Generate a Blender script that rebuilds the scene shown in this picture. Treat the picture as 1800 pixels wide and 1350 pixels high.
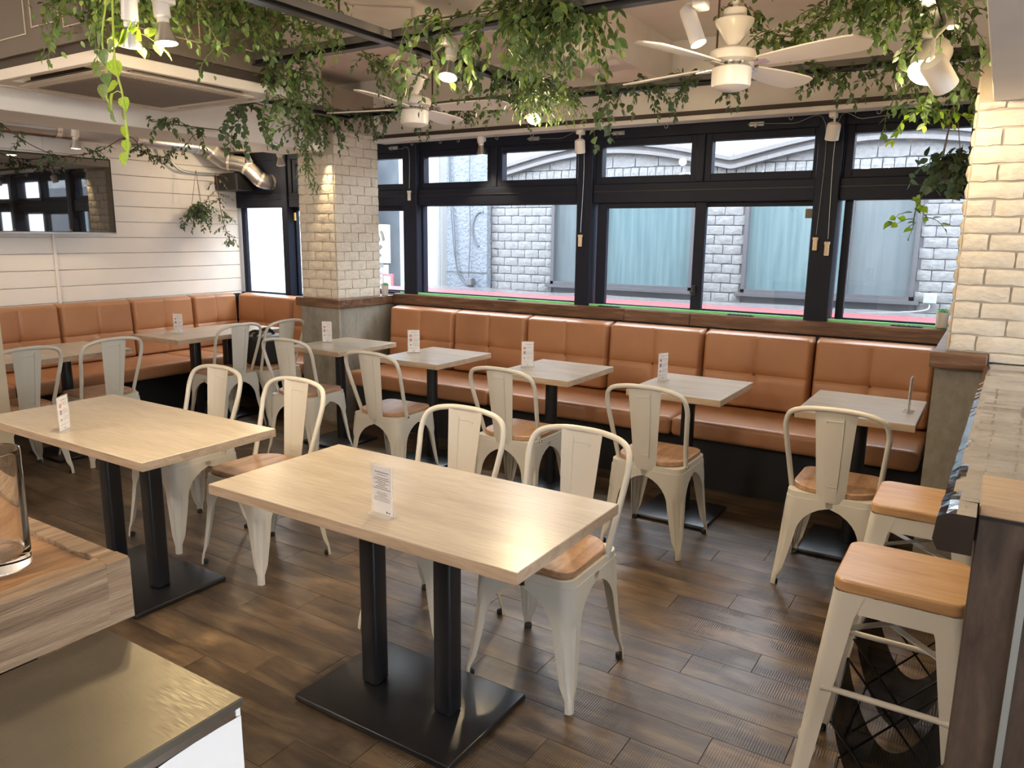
import bpy, bmesh, math, random
from mathutils import Vector, Matrix, noise
for o in list(bpy.data.objects): bpy.data.objects.remove(o)
SC = bpy.context.scene
COL = SC.collection
PI = math.pi
random.seed(7)

# ------------------------------------------------------------------ camera, world, exposure
YAW, PITCH, ROLL, CZ, FPX = 0.5651927, 0.1944638, 0.0118317, 1.52247, 1331.43
def make_camera():
    cy, sy, cp, sp = math.cos(YAW), math.sin(YAW), math.cos(PITCH), math.sin(PITCH)
    fwd = Vector((-sy*cp, cy*cp, -sp)); right = Vector((cy, sy, 0)); up = right.cross(fwd)
    cr, sr = math.cos(ROLL), math.sin(ROLL)
    r2 = cr*right + sr*up; u2 = -sr*right + cr*up
    cd = bpy.data.cameras.new('camera'); cam = bpy.data.objects.new('camera', cd); COL.objects.link(cam)
    m = Matrix((r2, u2, -fwd)).transposed().to_4x4(); m.translation = Vector((0, 0, CZ))
    cam.matrix_world = m
    cd.sensor_width = 36; cd.lens = 36*FPX/1800; cd.clip_start = 0.03; cd.clip_end = 200
    SC.camera = cam
make_camera()
W = bpy.data.worlds.new('sky'); SC.world = W; W.use_nodes = True
bg = W.node_tree.nodes['Background']; bg.inputs[0].default_value = (0.82, 0.90, 1.0, 1); bg.inputs[1].default_value = 10.0
SC.view_settings.view_transform = 'Standard'; SC.view_settings.look = 'None'
SC.view_settings.gamma = 1; SC.view_settings.use_curve_mapping = False
SC.view_settings.exposure = 0.45
WARM = (1.0, 0.76, 0.45)
NEUT = (1.0, 0.86, 0.72)

# ------------------------------------------------------------------ materials
MATS = {}
def newmat(name):
    m = bpy.data.materials.new(name); m.use_nodes = True; MATS[name] = m
    nt = m.node_tree; return m, nt, nt.nodes['Principled BSDF']
def N(nt, t, **kw):
    n = nt.nodes.new(t)
    for k, v in kw.items(): setattr(n, k, v)
    return n
def ramp(nt, fac, stops):
    r = N(nt, 'ShaderNodeValToRGB'); el = r.color_ramp.elements
    el[0].position, el[0].color = stops[0][0], (*stops[0][1], 1)
    el[1].position, el[1].color = stops[-1][0], (*stops[-1][1], 1)
    for p, c in stops[1:-1]:
        e = el.new(p); e.color = (*c, 1)
    nt.links.new(fac, r.inputs[0]); return r.outputs[0]
def noise_node(nt, scale, stretch=(1, 1, 1), detail=4, src='Object', rough=.55, loc=None):
    tc = N(nt, 'ShaderNodeTexCoord'); mp = N(nt, 'ShaderNodeMapping'); mp.inputs['Scale'].default_value = stretch
    nt.links.new(tc.outputs[src], mp.inputs[0])
    if loc is not None: nt.links.new(loc, mp.inputs['Location'])
    n = N(nt, 'ShaderNodeTexNoise'); n.inputs['Scale'].default_value = scale; n.inputs['Detail'].default_value = detail
    n.inputs['Roughness'].default_value = rough
    nt.links.new(mp.outputs[0], n.inputs[0]); return n
def bump(nt, b, h, strength, dist=.01):
    n = N(nt, 'ShaderNodeBump'); n.inputs['Strength'].default_value = strength; n.inputs['Distance'].default_value = dist
    nt.links.new(h, n.inputs['Height']); nt.links.new(n.outputs[0], b.inputs['Normal']); return n
def plain(name, col, rough=.5, metal=0, bscale=0, bstr=.1, var=.0, spec=.5, vscale=3):
    m, nt, b = newmat(name)
    b.inputs['Base Color'].default_value = (*col, 1); b.inputs['Roughness'].default_value = rough
    b.inputs['Metallic'].default_value = metal; b.inputs['Specular IOR Level'].default_value = spec
    if var:
        n = noise_node(nt, vscale)
        c = ramp(nt, n.outputs[0], [(.3, tuple(x*(1-var) for x in col)), (.7, tuple(min(1, x*(1+var)) for x in col))])
        nt.links.new(c, b.inputs['Base Color'])
    if bscale:
        n2 = noise_node(nt, bscale); bump(nt, b, n2.outputs[0], bstr)
    return m
def rnd_loc(nt):
    oi = N(nt, 'ShaderNodeObjectInfo'); cx = N(nt, 'ShaderNodeCombineXYZ')
    ml = N(nt, 'ShaderNodeMath', operation='MULTIPLY'); ml.inputs[1].default_value = 37.0
    nt.links.new(oi.outputs['Random'], ml.inputs[0])
    for i in range(3): nt.links.new(ml.outputs[0], cx.inputs[i])
    return cx.outputs[0], oi.outputs['Random']
def wood(name, dark, mid, light, rough=.45, stretch=(1.2, 9, 9), scale=3.2, bstr=.15, coat=0, spec=.5):
    m, nt, b = newmat(name)
    loc, r = rnd_loc(nt)
    n = noise_node(nt, scale, stretch, 6, loc=loc, rough=.6)
    n.inputs['Distortion'].default_value = .6
    c = ramp(nt, n.outputs[0], [(.28, dark), (.5, mid), (.72, light)])
    f = noise_node(nt, scale*7, (stretch[0]*.6, stretch[1]*1.6, stretch[2]*1.6), 3, loc=loc)
    mx = N(nt, 'ShaderNodeMix', data_type='RGBA', blend_type='MULTIPLY'); mx.inputs[0].default_value = .35
    nt.links.new(c, mx.inputs[6]); nt.links.new(ramp(nt, f.outputs[0], [(.35, (.55, .5, .45)), (.6, (1, 1, 1))]), mx.inputs[7])
    nt.links.new(mx.outputs[2], b.inputs['Base Color'])
    b.inputs['Roughness'].default_value = rough; b.inputs['Coat Weight'].default_value = coat; b.inputs['Coat Roughness'].default_value = .06
    b.inputs['Specular IOR Level'].default_value = spec
    bump(nt, b, f.outputs[0], bstr, .003)
    return m

plain('cream_paint', (.60, .57, .50), .28, 0)
plain('white_paint', (.74, .70, .66), .35, 0)
plain('black_metal', (.012, .012, .014), .30, .0, 220, .04)
plain('black_plastic', (.01, .01, .01), .5)
plain('rubber', (.012, .012, .012), .7)
plain('rail_dark', (.05, .035, .03), .6)
plain('rail_grey', (.13, .12, .115), .45, .3)
plain('frame_navy', (.016, .019, .032), .5, 0, 40, .03, 0, .15)
plain('silver', (.50, .50, .50), .34, 1, 14, .35)
plain('chrome', (.7, .7, .7), .15, 1)
plain('ceiling_white', (.82, .77, .71), .75, 0, 9, .12, .05)
plain('beam_white', (.80, .76, .71), .7, 0, 9, .1, .04)
plain('shiplap', (.80, .755, .71), .5, 0, 30, .04, .03)
plain('wall_plain', (.7, .66, .6), .7, 0, 20, .05, .04)
plain('post_beige', (.42, .36, .27), .6, 0, 12, .05, .04)
plain('taupe_box', (.13, .105, .08), .6, 0, 10, .05, .06)
plain('ac_white', (.70, .64, .56), .45)
plain('ac_flap', (.55, .48, .40), .45)
plain('ac_dark', (.05, .035, .025), .6)
plain('ac_grille', (.24, .20, .175), .6)
plain('bench_base', (.010, .010, .011), .6)
plain('green_felt', (.28, .85, .38), .8, 0, 80, .1)
plain('dark_tray', (.02, .022, .03), .35)
plain('pot_grey', (.58, .56, .52), .6)
plain('planter_dark', (.045, .05, .035), .7, 0, 40, .1)
plain('rope', (.22, .13, .08), .8)
plain('pull_cream', (.72, .58, .40), .5)
plain('sticker_yellow', (.75, .62, .22), .6)
plain('sticker_brown', (.19, .17, .12), .6)
plain('paper_white', (.78, .76, .74), .6, 0, 6, .15, .03)
plain('card_paper', (.88, .85, .85), .5)
plain('ink', (.10, .08, .09), .7)
plain('ink_red', (.75, .16, .12), .6)
plain('ink_brown', (.33, .20, .20), .7)
plain('fabric_black', (.018, .018, .022), .85, 0, 160, .2)
plain('bag_black', (.012, .013, .018), .5, 0, 30, .2)
plain('asphalt', (.13, .13, .135), .9, 0, 40, .2, .1)
plain('ext_white', (0.287, 0.294, 0.302), .8, 0, 25, .2, .03)
plain('ext_grey', (0.094, 0.108, 0.126), .8, 0, 12, .3, .2)
plain('ext_frame', (.075, .075, .085), .5)
plain('ext_mortar', (.12, .125, .14), .9)
plain('ext_moulding', (0.158, 0.154, 0.158), .6)
plain('ext_sign', (.22, .215, .19), .5)
plain('ext_sign_old', (0.426, 0.418, 0.386), .5)
plain('sign_ink', (.03, .027, .02), .6)
plain('sign_pink', (.75, .35, .32), .6)
plain('awning_red', (0.327, 0.018, 0.026), .45)
plain('plastic_grey', (0.096, 0.092, 0.096), .25)
plain('cable', (.06, .07, .08), .6)
plain('post_strip', (.42, .46, .46), .35, .6)
plain('outer_wall', (.5, .5, .5), .8)
plain('duct_tape', (.85, .82, .78), .25, .8)

# wooden tabletops, seats, slabs
wood('oak_pale', (.37, .315, .24), (.45, .39, .31), (.51, .45, .365), .28, (1.0, 5, 5), 2.0, .10)
wood('oak_edge', (.36, .26, .17), (.46, .34, .235), (.54, .41, .29), .5, (1.0, 6, 14), 3.0, .10)
wood('seat_wood', (.28, .155, .085), (.43, .26, .155), (.52, .34, .215), .34, (5, .8, 5), 4.0, .05)
wood('seat_wood_stool', (.42, .23, .10), (.52, .31, .15), (.58, .37, .19), .28, (1.0, 6, 6), 3.0, .05)
wood('ledge_wood', (.055, .026, .012), (.14, .066, .032), (.26, .15, .085), .38, (1.0, 6, 10), 3.4, .25)
wood('post_wood', (.030, .020, .015), (.065, .044, .033), (.105, .074, .056), .5, (6, 6, .9), 3.0, .3)
wood('cap_wood', (.36, .24, .14), (.44, .30, .18), (.50, .35, .22), .35, (1.0, 9, 9), 6.0, .1)
wood('panel_taupe', (.20, .18, .145), (.27, .245, .20), (.34, .31, .26), .6, (3, 3, .8), 2.6, .1)
wood('slab_pine', (.12, .07, .035), (.30, .20, .12), (.44, .32, .21), .6, (14, .55, 14), 3.6, 1.0)
wood('slab_top', (.22, .105, .04), (.34, .18, .08), (.42, .25, .125), .5, (11, .7, 11), 3.2, .6)

def leather():
    m, nt, b = newmat('leather_tan')
    loc, r = rnd_loc(nt)
    n = noise_node(nt, 3, (1, 1, 1), 5, loc=loc)
    c = ramp(nt, n.outputs[0], [(.3, (.34, .155, .070)), (.7, (.42, .20, .095))])
    nt.links.new(c, b.inputs['Base Color']); b.inputs['Roughness'].default_value = .40
    f = noise_node(nt, 260, detail=2); bump(nt, b, f.outputs[0], .10, .002)
    plain('piping', (.17, .06, .025), .5)
leather()

def floor_mat():
    m, nt, b = newmat('floor_plank')
    loc, r = rnd_loc(nt)
    n = noise_node(nt, 2.6, (1.0, 5.0, 1), 6, loc=loc, rough=.65); n.inputs['Distortion'].default_value = .5
    base = ramp(nt, n.outputs[0], [(.27, (.030, .019, .012)), (.45, (.088, .058, .034)), (.60, (.155, .106, .060)), (.8, (.25, .178, .104))])
    tone = ramp(nt, r, [(0, (.80, .78, .78)), (.5, (.95, .94, .93)), (1, (1.16, 1.12, 1.05))])
    mx = N(nt, 'ShaderNodeMix', data_type='RGBA', blend_type='MULTIPLY'); mx.inputs[0].default_value = 1
    nt.links.new(base, mx.inputs[6]); nt.links.new(tone, mx.inputs[7])
    # saw marks run across the board, broken up by a patchy mask
    tc = N(nt, 'ShaderNodeTexCoord'); mp = N(nt, 'ShaderNodeMapping'); nt.links.new(tc.outputs['Object'], mp.inputs[0]); nt.links.new(loc, mp.inputs['Location'])
    wv = N(nt, 'ShaderNodeTexWave'); wv.bands_direction = 'X'; wv.inputs['Scale'].default_value = 38; wv.inputs['Distortion'].default_value = 1.6
    wv.inputs['Detail'].default_value = 2; nt.links.new(mp.outputs[0], wv.inputs[0])
    mk = noise_node(nt, 4.5, (1, 2.4, 1), 3, loc=loc)
    mkr = ramp(nt, mk.outputs[0], [(.43, (0, 0, 0)), (.55, (1, 1, 1))])
    ml = N(nt, 'ShaderNodeMath', operation='MULTIPLY'); nt.links.new(wv.outputs['Fac'], ml.inputs[0]); nt.links.new(mkr, ml.inputs[1])
    dk = N(nt, 'ShaderNodeMix', data_type='RGBA', blend_type='MIX'); nt.links.new(ml.outputs[0], dk.inputs[0])
    nt.links.new(mx.outputs[2], dk.inputs[6])
    mm = N(nt, 'ShaderNodeMix', data_type='RGBA', blend_type='MULTIPLY'); mm.inputs[0].default_value = 1
    nt.links.new(mx.outputs[2], mm.inputs[6]); mm.inputs[7].default_value = (.36, .35, .36, 1)
    nt.links.new(mm.outputs[2], dk.inputs[7])
    nt.links.new(dk.outputs[2], b.inputs['Base Color'])
    b.inputs['Roughness'].default_value = .34; b.inputs['Specular IOR Level'].default_value = .65
    f = noise_node(nt, 40, (.5, 3, 1), 3, loc=loc)
    ad = N(nt, 'ShaderNodeMath', operation='ADD'); nt.links.new(f.outputs[0], ad.inputs[0]); nt.links.new(ml.outputs[0], ad.inputs[1])
    bump(nt, b, ad.outputs[0], .30, .0015)
    plain('floor_joint', (.012, .008, .006), .8)
floor_mat()

def brick_mat(name, c1, c2, bs, s=26, d=.006):
    m, nt, b = newmat(name)
    loc, r = rnd_loc(nt)
    n = noise_node(nt, s, (1, 1, 1.6), 5, loc=loc)
    nt.links.new(ramp(nt, n.outputs[0], [(.3, c1), (.7, c2)]), b.inputs['Base Color'])
    b.inputs['Roughness'].default_value = .7; bump(nt, b, n.outputs[0], bs, d)
brick_mat('brick_white', (.60, .53, .42), (.71, .64, .53), 1.0)
plain('brick_mortar', (.42, .37, .30), .85, 0, 60, .3)
brick_mat('ext_brick', (0.144, 0.147, 0.154), (0.215, 0.219, 0.222), .7, 22, .010)
def stained():
    m, nt, b = newmat('ext_stained')
    n = noise_node(nt, 2.2, (3, 1, .35), 6, rough=.7)
    nt.links.new(ramp(nt, n.outputs[0], [(.35, (0.148, 0.153, 0.148)), (.5, (0.306, 0.317, 0.317)), (.7, (0.349, 0.359, 0.364))]), b.inputs['Base Color']); b.inputs['Roughness'].default_value = .9
    m, nt, b = newmat('ext_stucco')
    n = noise_node(nt, 28, (1, 1, 1), 5); nt.links.new(ramp(nt, n.outputs[0], [(.3, (0.132, 0.156, 0.188)), (.7, (0.180, 0.200, 0.232))]), b.inputs['Base Color'])
    b.inputs['Roughness'].default_value = .85; bump(nt, b, n.outputs[0], 1.0, .03)
stained()

def counter_mat():
    m, nt, b = newmat('counter_lacquer')
    n = noise_node(nt, 3, (9, .9, 3), 5)
    nt.links.new(ramp(nt, n.outputs[0], [(.3, (.016, .006, .004)), (.7, (.055, .022, .011))]), b.inputs['Base Color'])
    b.inputs['Roughness'].default_value = .10; b.inputs['Specular IOR Level'].default_value = 1.0
    b.inputs['Coat Weight'].default_value = 1.0; b.inputs['Coat Roughness'].default_value = .04; b.inputs['Coat IOR'].default_value = 1.6
    f = noise_node(nt, 5, (1.6, 1, 1), 4)
    bp = bump(nt, b, f.outputs[0], .10, .012); nt.links.new(bp.outputs[0], b.inputs['Coat Normal'])
counter_mat()
plain('counter_side', (.016, .008, .005), .4, 0, 30, .1)

def steel():
    m, nt, b = newmat('steel_top')
    n = noise_node(nt, 60, (.6, 9, 1), 4)
    p = noise_node(nt, 3.5, (1, 1, 1), 3)
    nt.links.new(ramp(nt, p.outputs[0], [(.3, (.15, .135, .105)), (.7, (.25, .225, .18))]), b.inputs['Base Color'])
    b.inputs['Metallic'].default_value = .85
    nt.links.new(ramp(nt, n.outputs[0], [(.3, (.28, .28, .28)), (.7, (.46, .46, .46))]), b.inputs['Roughness'])
    bump(nt, b, n.outputs[0], .05, .001)
steel()

def glassy(name, tint, gl_rough=.0, fres=1.45, solid=0.0, col=(1, 1, 1)):
    m = bpy.data.materials.new(name); m.use_nodes = True; nt = m.node_tree; nt.nodes.clear(); MATS[name] = m
    out = N(nt, 'ShaderNodeOutputMaterial'); tr = N(nt, 'ShaderNodeBsdfTransparent'); gl = N(nt, 'ShaderNodeBsdfGlossy')
    tr.inputs[0].default_value = (*tint, 1); gl.inputs['Roughness'].default_value = gl_rough
    lw = N(nt, 'ShaderNodeLayerWeight'); lw.inputs[0].default_value = .5
    pw = N(nt, 'ShaderNodeMath', operation='POWER'); pw.inputs[1].default_value = 5; nt.links.new(lw.outputs['Facing'], pw.inputs[0])
    fr = N(nt, 'ShaderNodeMath', operation='MULTIPLY_ADD'); fr.inputs[1].default_value = .7; fr.inputs[2].default_value = (fres-1)*.12
    nt.links.new(pw.outputs[0], fr.inputs[0])
    mx = N(nt, 'ShaderNodeMixShader'); nt.links.new(fr.outputs[0], mx.inputs[0]); nt.links.new(tr.outputs[0], mx.inputs[1]); nt.links.new(gl.outputs[0], mx.inputs[2])
    last = mx.outputs[0]
    if solid:
        df = N(nt, 'ShaderNodeBsdfDiffuse'); df.inputs[0].default_value = (*col, 1)
        m2 = N(nt, 'ShaderNodeMixShader'); m2.inputs[0].default_value = solid
        nt.links.new(last, m2.inputs[1]); nt.links.new(df.outputs[0], m2.inputs[2]); last = m2.outputs[0]
    nt.links.new(last, out.inputs[0])
glassy('window_glass', (.975, .985, .985), 0, 1.25)
glassy('acrylic', (.96, .96, .96), .05, 1.3, .10)
glassy('clear_plastic', (.85, .85, .86), .12, 1.5, .45, (.13, .125, .13))
glassy('mesh_fabric', (1, 1, 1), .5, 1.02, .90, (.015, .015, .018))
def vase_glass():
    m, nt, b = newmat('vase_glass')
    b.inputs['Transmission Weight'].default_value = 1; b.inputs['Roughness'].default_value = .02; b.inputs['IOR'].default_value = 1.47
    b.inputs['Base Color'].default_value = (.97, .97, .95, 1)
vase_glass()
def frosted(name, a, c):
    m, nt, b = newmat(name)
    n = noise_node(nt, 5, (5, 1, .25), 4)
    nt.links.new(ramp(nt, n.outputs[0], [(.35, a), (.65, c)]), b.inputs['Base Color'])
    b.inputs['Roughness'].default_value = .25; b.inputs['Specular IOR Level'].default_value = .6
frosted('frosted_blue', (0.079, 0.133, 0.150), (0.118, 0.176, 0.194))
frosted('frosted_grey', (0.097, 0.122, 0.137), (0.118, 0.144, 0.158))
def tv():
    m, nt, b = newmat('tv_glass')
    b.inputs['Base Color'].default_value = (.008, .007, .007, 1); b.inputs['Roughness'].default_value = .03
    b.inputs['Specular IOR Level'].default_value = .9; b.inputs['Coat Weight'].default_value = 1; b.inputs['Coat Roughness'].default_value = .01; b.inputs['Coat IOR'].default_value = 2.1
tv()
def emis(name, col, s):
    m = bpy.data.materials.new(name); m.use_nodes = True; nt = m.node_tree; nt.nodes.clear(); MATS[name] = m
    out = N(nt, 'ShaderNodeOutputMaterial'); e = N(nt, 'ShaderNodeEmission'); e.inputs[0].default_value = (*col, 1); e.inputs[1].default_value = s
    nt.links.new(e.outputs[0], out.inputs[0])
emis('lamp_glow', (1, .80, .50), 14)
emis('lamp_dim', (1, .82, .6), 1.4)
emis('fill_globe_glow', (1, .86, .68), 1.5)
def leafmat(name, a, c, trans=.35):
    m = bpy.data.materials.new(name); m.use_nodes = True; nt = m.node_tree; MATS[name] = m
    b = nt.nodes['Principled BSDF']; out = nt.nodes['Material Output']
    n = noise_node(nt, 9, detail=2, src='Object')
    cl = ramp(nt, n.outputs[0], [(.35, a), (.65, c)])
    nt.links.new(cl, b.inputs['Base Color']); b.inputs['Roughness'].default_value = .45
    t = N(nt, 'ShaderNodeBsdfTranslucent'); nt.links.new(cl, t.inputs[0])
    mx = N(nt, 'ShaderNodeMixShader'); mx.inputs[0].default_value = trans
    nt.links.new(b.outputs[0], mx.inputs[1]); nt.links.new(t.outputs[0], mx.inputs[2]); nt.links.new(mx.outputs[0], out.inputs[0])
leafmat('leaf_dark', (.050, .095, .035), (.115, .185, .070))
leafmat('leaf_mid', (.065, .135, .036), (.15, .25, .08))
leafmat('leaf_olive', (.085, .14, .028), (.19, .26, .07))
leafmat('leaf_lime', (.20, .40, .02), (.42, .58, .05), .5)
leafmat('leaf_teal', (.06, .11, .065), (.13, .20, .12))
plain('stem_green', (.10, .12, .04), .6)
plain('stem_brown', (.10, .055, .03), .7)
plain('stem_lime', (.40, .50, .08), .6)
plain('succulent', (.20, .42, .22), .5)

# ------------------------------------------------------------------ mesh helpers
class MB:
    def __init__(s): s.v = []; s.f = []; s.m = []
    def add(s, vs, fs, mi=0, M=None):
        o = len(s.v)
        s.v += [tuple(M @ Vector(v)) if M else tuple(v) for v in vs]
        s.f += [tuple(i+o for i in f) for f in fs]; s.m += [mi]*len(fs); return s
    def box(s, x0, x1, y0, y1, z0, z1, mi=0, M=None):
        v = [(x, y, z) for z in (z0, z1) for y in (y0, y1) for x in (x0, x1)]
        return s.add(v, [(0, 2, 3, 1), (4, 5, 7, 6), (0, 1, 5, 4), (2, 6, 7, 3), (0, 4, 6, 2), (1, 3, 7, 5)], mi, M)
    def rbox(s, x0, x1, y0, y1, z0, z1, r=.004, seg=2, mi=0, M=None):
        bm = bmesh.new(); bmesh.ops.create_cube(bm, size=1)
        for v in bm.verts: v.co = Vector(((x0+x1)/2+v.co.x*(x1-x0), (y0+y1)/2+v.co.y*(y1-y0), (z0+z1)/2+v.co.z*(z1-z0)))
        bmesh.ops.bevel(bm, geom=bm.edges[:], offset=r, segments=seg, profile=.5, affect='EDGES')
        bm.verts.index_update(); vs = [v.co.copy() for v in bm.verts]; fs = [[v.index for v in f.verts] for f in bm.faces]; bm.free()
        return s.add(vs, fs, mi, M)
    def tube(s, pts, r, n=8, cap=True, mi=0, M=None):
        P = [Vector(p) for p in pts]; k = len(P); rr = r if isinstance(r, (list, tuple)) else [r]*k
        t0 = (P[1]-P[0]).normalized(); a = Vector((0, 0, 1)) if abs(t0.z) < .9 else Vector((1, 0, 0)); nrm = t0.cross(a).normalized()
        vs = []; fs = []
        for i in range(k):
            t = (P[min(i+1, k-1)]-P[max(i-1, 0)]).normalized()
            nrm = (nrm - t*nrm.dot(t)).normalized(); bn = t.cross(nrm)
            for j in range(n):
                an = 2*PI*j/n; vs.append(P[i]+(nrm*math.cos(an)+bn*math.sin(an))*rr[i])
        for i in range(k-1):
            for j in range(n):
                fs.append((i*n+j, i*n+(j+1) % n, (i+1)*n+(j+1) % n, (i+1)*n+j))
        if cap: fs.append(tuple(range(n-1, -1, -1))); fs.append(tuple((k-1)*n+j for j in range(n)))
        return s.add(vs, fs, mi, M)
    def lathe(s, prof, n=24, mi=0, M=None, cap=True):
        vs = []; fs = []; k = len(prof)
        for (r, z) in prof:
            for j in range(n): vs.append((r*math.cos(2*PI*j/n), r*math.sin(2*PI*j/n), z))
        for i in range(k-1):
            for j in range(n): fs.append((i*n+j, i*n+(j+1) % n, (i+1)*n+(j+1) % n, (i+1)*n+j))
        if cap:
            if prof[0][0] > 1e-5: fs.append(tuple(range(n-1, -1, -1)))
            if prof[-1][0] > 1e-5: fs.append(tuple((k-1)*n+j for j in range(n)))
        return s.add(vs, fs, mi, M)
    def build(s, name, mat, parent=None, smooth=None, loc=None, rot=None):
        me = bpy.data.meshes.new(name); me.from_pydata(s.v, [], s.f)
        for mm in (mat if isinstance(mat, (list, tuple)) else [mat]): me.materials.append(MATS[mm])
        if any(s.m): me.polygons.foreach_set('material_index', s.m)
        if smooth is not None:
            me.polygons.foreach_set('use_smooth', [True]*len(s.f)); me.set_sharp_from_angle(angle=math.radians(smooth))
        me.update()
        return link(name, me, parent, loc, rot)
def link(name, me, parent=None, loc=None, rot=None, scale=None):
    o = bpy.data.objects.new(name, me); COL.objects.link(o)
    if parent is not None: o.parent = parent
    if loc is not None: o.location = loc
    if rot is not None: o.rotation_euler = rot
    if scale is not None: o.scale = scale
    return o
def tag(o, label=None, cat=None, group=None, kind=None):
    if label: o['label'] = label
    if cat: o['category'] = cat
    if group: o['group'] = group
    if kind: o['kind'] = kind
    return o
def thing(name, label, cat, loc=(0, 0, 0), rz=0, group=None, kind=None):
    o = bpy.data.objects.new(name, None); COL.objects.link(o); o.location = loc; o.rotation_euler = (0, 0, rz)
    o.empty_display_size = .1
    return tag(o, label, cat, group, kind)
def copy_tree(o, parent=None):
    c = o.copy(); COL.objects.link(c)
    if parent is not None: c.parent = parent
    for ch in KIDS(o): copy_tree(ch, c)
    return c
def KIDS(o): return [x for x in bpy.data.objects if x.parent == o]
_protos = {}
def dup(root, loc, rz=0, label=None, group=None):
    if root.name not in _protos:
        _protos[root.name] = [(ch, KIDS(ch)) for ch in KIDS(root)]
    r = root.copy(); COL.objects.link(r); r.location = loc; r.rotation_euler = (0, 0, rz)
    if label: r['label'] = label
    if group: r['group'] = group
    for ch, gr in _protos[root.name]:
        c = ch.copy(); COL.objects.link(c); c.parent = r
        for g in gr:
            d = g.copy(); COL.objects.link(d); d.parent = c
    return r
def catmull(P, n=8):
    P = [Vector(p) for p in P]; out = []
    for i in range(len(P)-1):
        p0 = P[max(i-1, 0)]; p1 = P[i]; p2 = P[i+1]; p3 = P[min(i+2, len(P)-1)]
        for k in range(n):
            t = k/n; out.append(.5*((2*p1)+(-p0+p2)*t+(2*p0-5*p1+4*p2-p3)*t*t+(-p0+3*p1-3*p2+p3)*t**3))
    out.append(P[-1]); return out
def RZ(a): return Matrix.Rotation(a, 4, 'Z')
def T(x, y, z): return Matrix.Translation((x, y, z))

# ------------------------------------------------------------------ floor of planks
def build_floor():
    fl = MB().box(-6.6, 3.4, -3.1, 5.2, -.06, -.006).build('floor', 'floor_joint'); tag(fl, kind='structure')
    w = .1425; L = .85
    shared = {}
    def plank(x0, x1, y0):
        ln = round(x1-x0, 3)
        if ln not in shared:
            b = MB(); g = .0009; e = .0004
            h = ln/2
            b.add([(-h+g, -w/2+g, -.02), (h-g, -w/2+g, -.02), (h-g, w/2-g, -.02), (-h+g, w/2-g, -.02),
                   (-h+g, -w/2+g, -e), (h-g, -w/2+g, -e), (h-g, w/2-g, -e), (-h+g, w/2-g, -e),
                   (-h+g+e, -w/2+g+e, 0), (h-g-e, -w/2+g+e, 0), (h-g-e, w/2-g-e, 0), (-h+g+e, w/2-g-e, 0)],
                  [(8, 9, 10, 11), (0, 1, 5, 4), (1, 2, 6, 5), (2, 3, 7, 6), (3, 0, 4, 7), (4, 5, 9, 8), (5, 6, 10, 9), (6, 7, 11, 10), (7, 4, 8, 11)])
            me = bpy.data.meshes.new('plank'); me.from_pydata(b.v, [], b.f); me.materials.append(MATS['floor_plank']); shared[ln] = me
        return shared[ln], ((x0+x1)/2, y0+w/2, 0)
    rest = MB(); cnt = 0
    y = 1.966-w*36; k = 0
    while y < 5.1:
        off = (-.785 + k*.2125) % L
        x = -6.6 - L + off
        while x < 3.4:
            a, c = max(x, -6.6), min(x+L, 3.4)
            if c-a > .05:
                vis = (y > .35 and c > -6.4 and a < .35 and y < 5.0 and a > -1.30*y-3.2 and c < .05*y+.25)
                me, lc = plank(a, c, y)
                if vis and cnt < 296:
                    link('plank', me, fl, lc); cnt += 1
                else:
                    rest.add([v.co for v in me.vertices], [tuple(p.vertices) for p in me.polygons], 0, T(*lc))
            x += L
        y += w; k += 1
    r = rest.build('outer_planks', 'floor_plank', fl); tag(r, kind='stuff')
build_floor()

# ------------------------------------------------------------------ walls, ceiling, beams
CEIL = 2.72
def struct(name, mb, mat, smooth=None):
    o = mb.build(name, mat, None, smooth); return tag(o, kind='structure')
struct('ceiling', MB().box(-6.7, 3.5, -3.2, 5.25, CEIL, CEIL+.1), 'ceiling_white')
struct('wall_back', MB().box(-6.7, 3.5, -3.2, -3.1, 0, CEIL), 'wall_plain')
# right wall with two daylight openings out of view
def wall_right():
    b = MB(); x0, x1 = 3.4, 3.5
    b.box(x0, x1, -3.1, 5.2, 0, .9); b.box(x0, x1, -3.1, 5.2, 2.2, CEIL)
    for a, c in ((-3.1, -2.2), (-.2, .4), (2.4, 5.2)): b.box(x0, x1, a, c, .9, 2.2)
    struct('wall_right', b, 'wall_plain')
wall_right()
def wall_left():
    wl = struct('wall_left', MB().box(-6.62, -6.43, -3.1, 5.12, 0, CEIL), 'wall_plain')
    h = .131; z = .02; shared = {}
    i = 0
    while z < CEIL-.02:
        cuts = [-3.1, 3.22, 5.0]
        for a, c in zip(cuts[:-1], cuts[1:]):
            key = round(c-a, 3)
            if key not in shared:
                bb = MB().rbox(-.0135, .0135, -(c-a)/2+.001, (c-a)/2-.001, -h/2+.0022, h/2-.0022, .0025, 1)
                me = bpy.data.meshes.new('board'); me.from_pydata(bb.v, [], bb.f); me.materials.append(MATS['shiplap']); shared[key] = me
            link('board', shared[key], wl, (-6.4165, (a+c)/2, z+h/2))
        z += h
wall_left()
# dropped beams
struct('trim_1', MB().rbox(-4.93, -4.47, -3.1, 4.32, 2.13, CEIL, .006), 'beam_white')
struct('trim_2', MB().box(-6.43, 3.4, 4.86, 5.2, 2.262, CEIL).box(-4.8, 3.4, 4.80, 4.86, 2.295, CEIL), 'beam_white')
struct('trim_3', MB().box(-2.20, -1.88, -3.1, 4.80, 2.47, CEIL).box(-2.24, -2.20, -3.1, 4.80, 2.66, CEIL), 'ceiling_white')
struct('trim_4', MB().rbox(-.095, 3.4, -3.1, 3.72, 2.06, CEIL, .004), 'beam_white')
struct('trim_5', MB().box(-6.43, -5.0, 4.55, 4.86, 2.30, CEIL), 'beam_white')

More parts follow.
